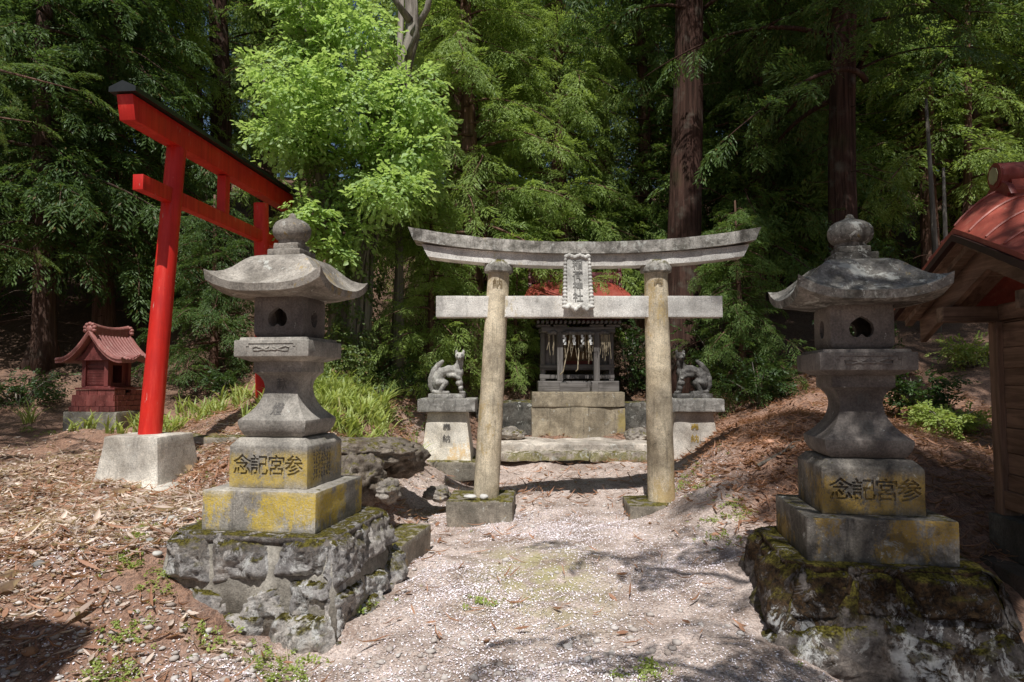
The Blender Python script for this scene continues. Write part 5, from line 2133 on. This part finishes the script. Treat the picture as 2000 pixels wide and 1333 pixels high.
def petals(x, y, z, r):
    n = len(x)
    a = r.uniform(0, 6.28, n)
    s = r.uniform(.0036, .0080, n)
    tilt = r.normal(size=(n, 2)) * .35
    d = np.stack([np.cos(a), np.sin(a), tilt[:, 0]], -1)
    e = np.stack([-np.sin(a), np.cos(a), tilt[:, 1]], -1)
    c = np.stack([x, y, z + .005 + .004 * r.random(n)], -1)
    pts = [(-1, 0), (-.2, .62), (.75, .5), (.95, 0), (.75, -.5), (-.2, -.62)]
    v = np.stack([c + d * (s * p0)[:, None] + e * (s * p1)[:, None] for p0, p1 in pts], 1)
    o = np.arange(n)[:, None] * 6
    q = np.stack([o + np.array([0, 1, 2, 3]), o + np.array([0, 3, 4, 5])], 1).reshape(-1, 4)
    return v.reshape(-1, 3), q


x, y, z = scatter(60000, -4.5, 4.0, 2.9, 9.8, d_petal, rng)
V_, Q_ = petals(x, y, z, rng)
g_ = Nodes('cherry_petal')
rn = g_.n('NewGeometry').outputs['Random Per Island']
M_PET = g_.done(g_.principled(g_.mix(rn, (.78, .66, .70), (.96, .93, .95)), .7, .2))
tag(link_mesh('fallen_petals', np_mesh('fallen_petals', V_, Q_), M_PET), 'pale pink cherry petals scattered over the path', 'petals', None, 'stuff')
# petals that settled on the mossy pedestals
ico = bmesh.new()
bmesh.ops.create_icosphere(ico, subdivisions=1, radius=1)
IV = np.array([v.co[:] for v in ico.verts])
IT = np.array([[v.index for v in f.verts] for f in ico.faces])
ico.free()


def stones(x, y, z, r, lo, hi):
    n = len(x)
    s = lo * (hi / lo) ** (r.random(n) ** 2.2)
    jit = 1 + .22 * r.normal(size=(n, len(IV), 1))
    ax = np.stack([s * r.uniform(.8, 1.4, n), s * r.uniform(.8, 1.2, n), s * r.uniform(.45, .8, n)], -1)
    a = r.uniform(0, 6.28, n)
    v = IV[None] * jit * ax[:, None, :]
    ca, sa = np.cos(a)[:, None], np.sin(a)[:, None]
    v = np.stack([v[..., 0] * ca - v[..., 1] * sa, v[..., 0] * sa + v[..., 1] * ca, v[..., 2]], -1)
    v += np.stack([x, y, z + s * .25], -1)[:, None, :]
    return v.reshape(-1, 3), (np.arange(n)[:, None, None] * len(IV) + IT[None]).reshape(-1, 3)


def d_grav(x, y):
    return clear_of(x, y) * (.15 + .9 * np.exp(-((x + 2.2) / 1.2) ** 2) * (y < 8) + .4 * (x < .8) * (y < 4.6)) * (.2 + patch(x, y, 2.9, .2)) * (y < 10)


x, y, z = scatter(5200, -5, 2.2, 2.9, 9.5, d_grav, rng)
V_, T_ = stones(x, y, z, rng, .006, .028)
g_ = Nodes('gravel')
rn = g_.n('NewGeometry').outputs['Random Per Island']
M_GRAV = g_.done(g_.principled(g_.mix(g_.noise(g_.obj(), 40, 4), g_.mix(rn, (.28, .23, .20), (.62, .57, .52)), g_.mix(rn, (.40, .33, .28), (.52, .49, .47))), .85, .2))
gm_ = np_mesh('gravel', V_, None, T_)
gm_.shade_smooth()
tag(link_mesh('gravel', gm_, M_GRAV), 'small pale stones strewn over the soil in front of the left lantern', 'gravel', None, 'stuff')
for i, (u, v, s, lab) in enumerate(((78, 1297, .034, 'orange brown stone in the dark shadow at the lower left'), (132, 1280, .024, 'small upright orange stone in the dark shadow at the lower left'), (245, 1318, .036, 'pale oval stone at the bottom edge right of the shadow'), (316, 1325, .036, 'pale stone on the bottom edge below the green weeds'),
                                    (302, 1152, .03, 'bluish grey stone in the leaf litter left of the pedestal'), (318, 1110, .03, 'round white stone beside the weeds left of the pedestal'), (344, 1174, .028, 'flat grey stone on bare soil left of the pedestal'), (90, 1224, .035, 'grey stone on the edge of the lower left shadow'),
                                    (370, 1000, .05, 'pale flat stone behind the left pedestal near the gate footing'), (345, 1010, .045, 'whitish stone in the litter by the left lantern plinth'), (355, 1178, .02, 'tan pebble on bare soil left of the pedestal'), (230, 1185, .032, 'flat tan stone among brown leaves'))):
    Y = 1.6 * F / (v - 740)
    for _ in range(8):
        x = X(u, Y)
        Y = (EYE - gz(x, Y)) * F / (v - 740)
    x = X(u, Y)
    bm = bmesh.new()
    blob(bm, (0, 0, 0), (s * 1.25, s, s * .7))
    rough(bm, s * .22, .45 / s, i)
    col = ((.36, .19, .10), (.34, .18, .10), (.52, .46, .40), (.52, .47, .42), (.42, .43, .42), (.58, .56, .52), (.36, .34, .32), (.24, .23, .22), (.52, .48, .42), (.55, .52, .47), (.42, .33, .25), (.48, .38, .29))[i]
    tag(build('field_stone', bm, flat('field_stone_%s' % 'abcdefghijkl'[i], col, .85), None, True, (x, Y, gz(x, Y) + s * .35), i * 1.1), lab, 'stone')


# weeds
def weeds(n, dens, r, box_, sz=(.25, .5)):
    x, y, z = scatter(n, *box_, dens, r)
    pos = np.stack([x, y, z + .012], -1)
    fwd = np.stack([r.normal(size=n), r.normal(size=n), .35 + .3 * r.random(n)], -1)
    return pos, fwd, r.uniform(*sz, n)


SPR2 = [leaf_spray(s, 7, .12, .045) for s in (11, 12)]


def clumps(cs, n_each, spread_, r):
    p = []
    for cx_, cy_ in cs:
        xx, yy_ = cx_ + r.normal(size=n_each) * spread_, cy_ + r.normal(size=n_each) * spread_
        p.append(np.stack([xx, yy_, ground(xx, yy_) + .01], -1))
    return np.concatenate(p)


wc = []
for u, v in ((265, 1232), (250, 1250), (200, 1318), (215, 1325), (255, 1100), (262, 1088), (330, 1130), (338, 1120), (515, 1216), (598, 1218), (610, 1228), (270, 1050), (290, 1030), (520, 1270), (540, 1290), (585, 1300), (100, 850), (60, 845), (140, 835), (180, 850), (1420, 985), (1450, 1000), (1390, 1010), (1330, 950), (1260, 1300), (1230, 1310), (950, 1170), (560, 1310), (410, 1240), (240, 1300), (705, 1190), (1410, 1050), (1345, 925), (1370, 945), (1900, 850), (1860, 860), (1880, 830), (1820, 850), (720, 900), (760, 870), (775, 890), (790, 850), (800, 900), (760, 935)):
    Y = 1.6 * F / (v - 740)
    for _ in range(10):
        x = X(u, Y)
        Y = .5 * Y + .5 * min(13, max(2.5, (EYE - gz(x, Y)) * F / (v - 740)))
    wc.append((X(u, Y), Y))
p_ = clumps(wc, 20, .075, rng)
p2, f2, s2 = weeds(420, lambda x, y: clear_of(x, y) * (.1 + .5 * (x < -.8) + .4 * (x > 1.6)) * patch(x, y, 2., 4.) ** 2, rng, (-7, 6, 3, 11), (.16, .38))
f_ = np.stack([rng.normal(size=len(p_)), rng.normal(size=len(p_)), .5 + .4 * rng.random(len(p_))], -1)
wm = leafy('weeds', np.concatenate([p_, p2]), np.concatenate([f_, f2]), np.concatenate([rng.uniform(.2, .46, len(p_)), s2 * .8]), 8, SPR2)
tag(link_mesh('weeds', wm, L_WEED), 'small bright green weeds sprouting through the litter', 'weeds', None, 'stuff')

# ------------------------------------------------------------------ eroded rocks at the edge of the bank
def rock(label, c, r, seed, amp=.25, flatten=0., name='rock', mat=None, rz=0.):
    bm = bmesh.new()
    bmesh.ops.create_icosphere(bm, subdivisions=5, radius=1)
    for v in bm.verts:
        n = v.co.copy()
        q = n * 1.4 + Vector((seed, seed * 2, 0))
        k = 1 + amp * mnoise.noise(q) + amp * .55 * mnoise.noise(q * 2.6) + amp * .3 * abs(mnoise.noise(q * 6)) + .05 * mnoise.noise(q * 14)
        lay = .018 * math.sin(n.z * 9 + 2 * mnoise.noise(q * 1.5))
        v.co = n * (k + lay)
        v.co = Vector((v.co.x * r[0], v.co.y * r[1], v.co.z * r[2]))
    return tag(build(name, bm, mat or M_ROCK, None, True, c, rz), label, 'rock')


M_STUMP = stone('rotten_wood', (.10, .075, .055), (.38, .33, .28), white=.2, moss=.45, pits=2., blotch=6, streak=.4, dirt=.35)
p = P(735, 880, 7.4)
rock('weathered grey ledge overhanging a dark hollow beside the left lantern', (p.x - .12, p.y + .05, p.z - .02), (.50, .40, .15), 2.2, .30, mat=M_STUMP, rz=.3)
p = P(775, 892, 7.9)
rock('mossy end of the overhanging ledge by the grass bank', (p.x + .02, p.y, p.z - .03), (.30, .32, .20), 4.4, .3, mat=M_STUMP)
p = P(705, 935, 7.1)
rock('rough split rock under the ledge beside the left lantern plinth', (p.x, p.y, p.z), (.26, .30, .24), 6.1, .35, mat=M_STUMP, rz=.5)
p = P(755, 955, 7.0)
rock('pale crumbling rock lying at the foot of the ledge', (p.x, p.y, p.z - .02), (.13, .14, .11), 8.1, .35)
p = P(858, 955, 8.3)
rock('low pale rock left of the left torii footing', (p.x - .02, p.y, p.z - .06), (.16, .12, .09), 3.1, .3)
p = P(1000, 845, 12.2)
rock('light boulder lying on the step left of the shrine platform', (p.x, p.y, p.z - .03), (.24, .18, .11), 9.7, .3)
p = P(1245, 850, 12.2)
rock('grey boulder on the step right of the shrine platform', (p.x, p.y, p.z - .02), (.22, .18, .14), 7.9, .3)

# fallen branches on the right hand slope
for k, (uv, lab) in enumerate(((((1835, 810, 10.5), (1870, 840, 10.3), (1900, 850, 10.2)), 'bare fallen branch lying on the sunny right bank'), (((1890, 765, 12.2), (1930, 745, 12.4), (1960, 740, 12.3)), 'grey fallen branch near the top of the right bank'), (((1480, 905, 7.6), (1530, 880, 7.7), (1590, 845, 7.9)), 'brown fallen twig on the needle covered bank'))):
    bm = bmesh.new()
    pts = []
    for u, v, Y in uv:
        p = P(u, v, Y)
        pts.append((p.x, p.y, gz(p.x, p.y) + .03))
    a = Vector(pts[0])
    tube(bm, [Vector(q) - a for q in pts], [.022, .017, .008], 6)
    m_ = (Vector(pts[1]) - a)
    tube(bm, [m_, m_ + Vector((.12, .05, .10)), m_ + Vector((.22, .02, .13))], [.012, .008, .003], 5)
    rough(bm, .004, 9, k)
    tag(build('fallen_branch', bm, B_GREY, None, True, a), lab, 'branch')

# ------------------------------------------------------------------ hall behind the viewer: its eave throws the shadow at the lower left
hl = thing('worship_hall', 'wooden worship hall behind the viewer, only its eave shadow falls into the picture', 'building', (-5.65, -1.72, 0))
bm = bmesh.new()
add_box(bm, -1.9, 1.9, -3.4, 1.2, 0, 3.2)
build('wall', bm, M_SW, hl)
bm = bmesh.new()
E = 2.95
zE = 3.75
loft(bm, [[(-E, -5.4, zE), (E, -5.4, zE), (E, 3.7, zE), (-E, 3.7, zE)], [(-E - .02, -5.42, zE + .12), (E + .02, -5.42, zE + .12), (E + .02, 3.72, zE + .12), (-E - .02, 3.72, zE + .12)], [(-1.2, -2.5, zE + 1.7), (1.2, -2.5, zE + 1.7), (1.2, .8, zE + 1.7), (-1.2, .8, zE + 1.7)]])
bmesh.ops.recalc_face_normals(bm, faces=bm.faces[:])
build('roof', bm, M_SRF, hl)
for x in (-1.8, 1.8):
    bm = bmesh.new()
    add_box(bm, x - .09, x + .09, 2.4, 2.58, 0, 3.75)
    build('post', bm, M_SWZ, hl)

# ------------------------------------------------------------------ light, sky, camera
SUN_AZ = R(8)       # sun stands behind the viewer, this much to the left
SUN_EL = R(61)
w = bpy.data.worlds.new('World')
SC.world = w
w.use_nodes = True
nt = w.node_tree
bg = nt.nodes['Background']
sky = nt.nodes.new('ShaderNodeTexSky')
sky.sky_type = 'NISHITA'
sky.sun_disc = False
sky.sun_elevation = SUN_EL
to_sun = Vector((-math.sin(SUN_AZ) * math.cos(SUN_EL), -math.cos(SUN_AZ) * math.cos(SUN_EL), math.sin(SUN_EL)))
sky.sun_rotation = math.atan2(to_sun.x, to_sun.y)
sky.air_density = 1.0
sky.dust_density = 1.0
nt.links.new(sky.outputs[0], bg.inputs[0])
bg.inputs[1].default_value = .072
sl = bpy.data.lights.new('sun', 'SUN')
sl.energy = 5.0
sl.angle = R(.53)
sl.color = (1., .98, .945)
so = bpy.data.objects.new('sun', sl)
COL.objects.link(so)
so.rotation_euler = to_sun.to_track_quat('Z', 'Y').to_euler()
so.location = to_sun * 30
cd = bpy.data.cameras.new('camera')
cd.lens = 24
cd.sensor_width = 36
cd.clip_start = .05
cd.clip_end = 600
co_ = bpy.data.objects.new('camera', cd)
COL.objects.link(co_)
co_.location = (0, 0, EYE)
co_.rotation_euler = (R(90) + PITCH, 0, 0)
SC.camera = co_
SC.view_settings.view_transform = 'Standard'
SC.view_settings.look = 'None'
SC.view_settings.exposure = 0
SC.view_settings.gamma = 1
cyc = SC.cycles
cyc.use_denoising = True
cyc.max_bounces = 6
cyc.diffuse_bounces = 3
cyc.glossy_bounces = 2
cyc.transmission_bounces = 3
cyc.sample_clamp_indirect = 4
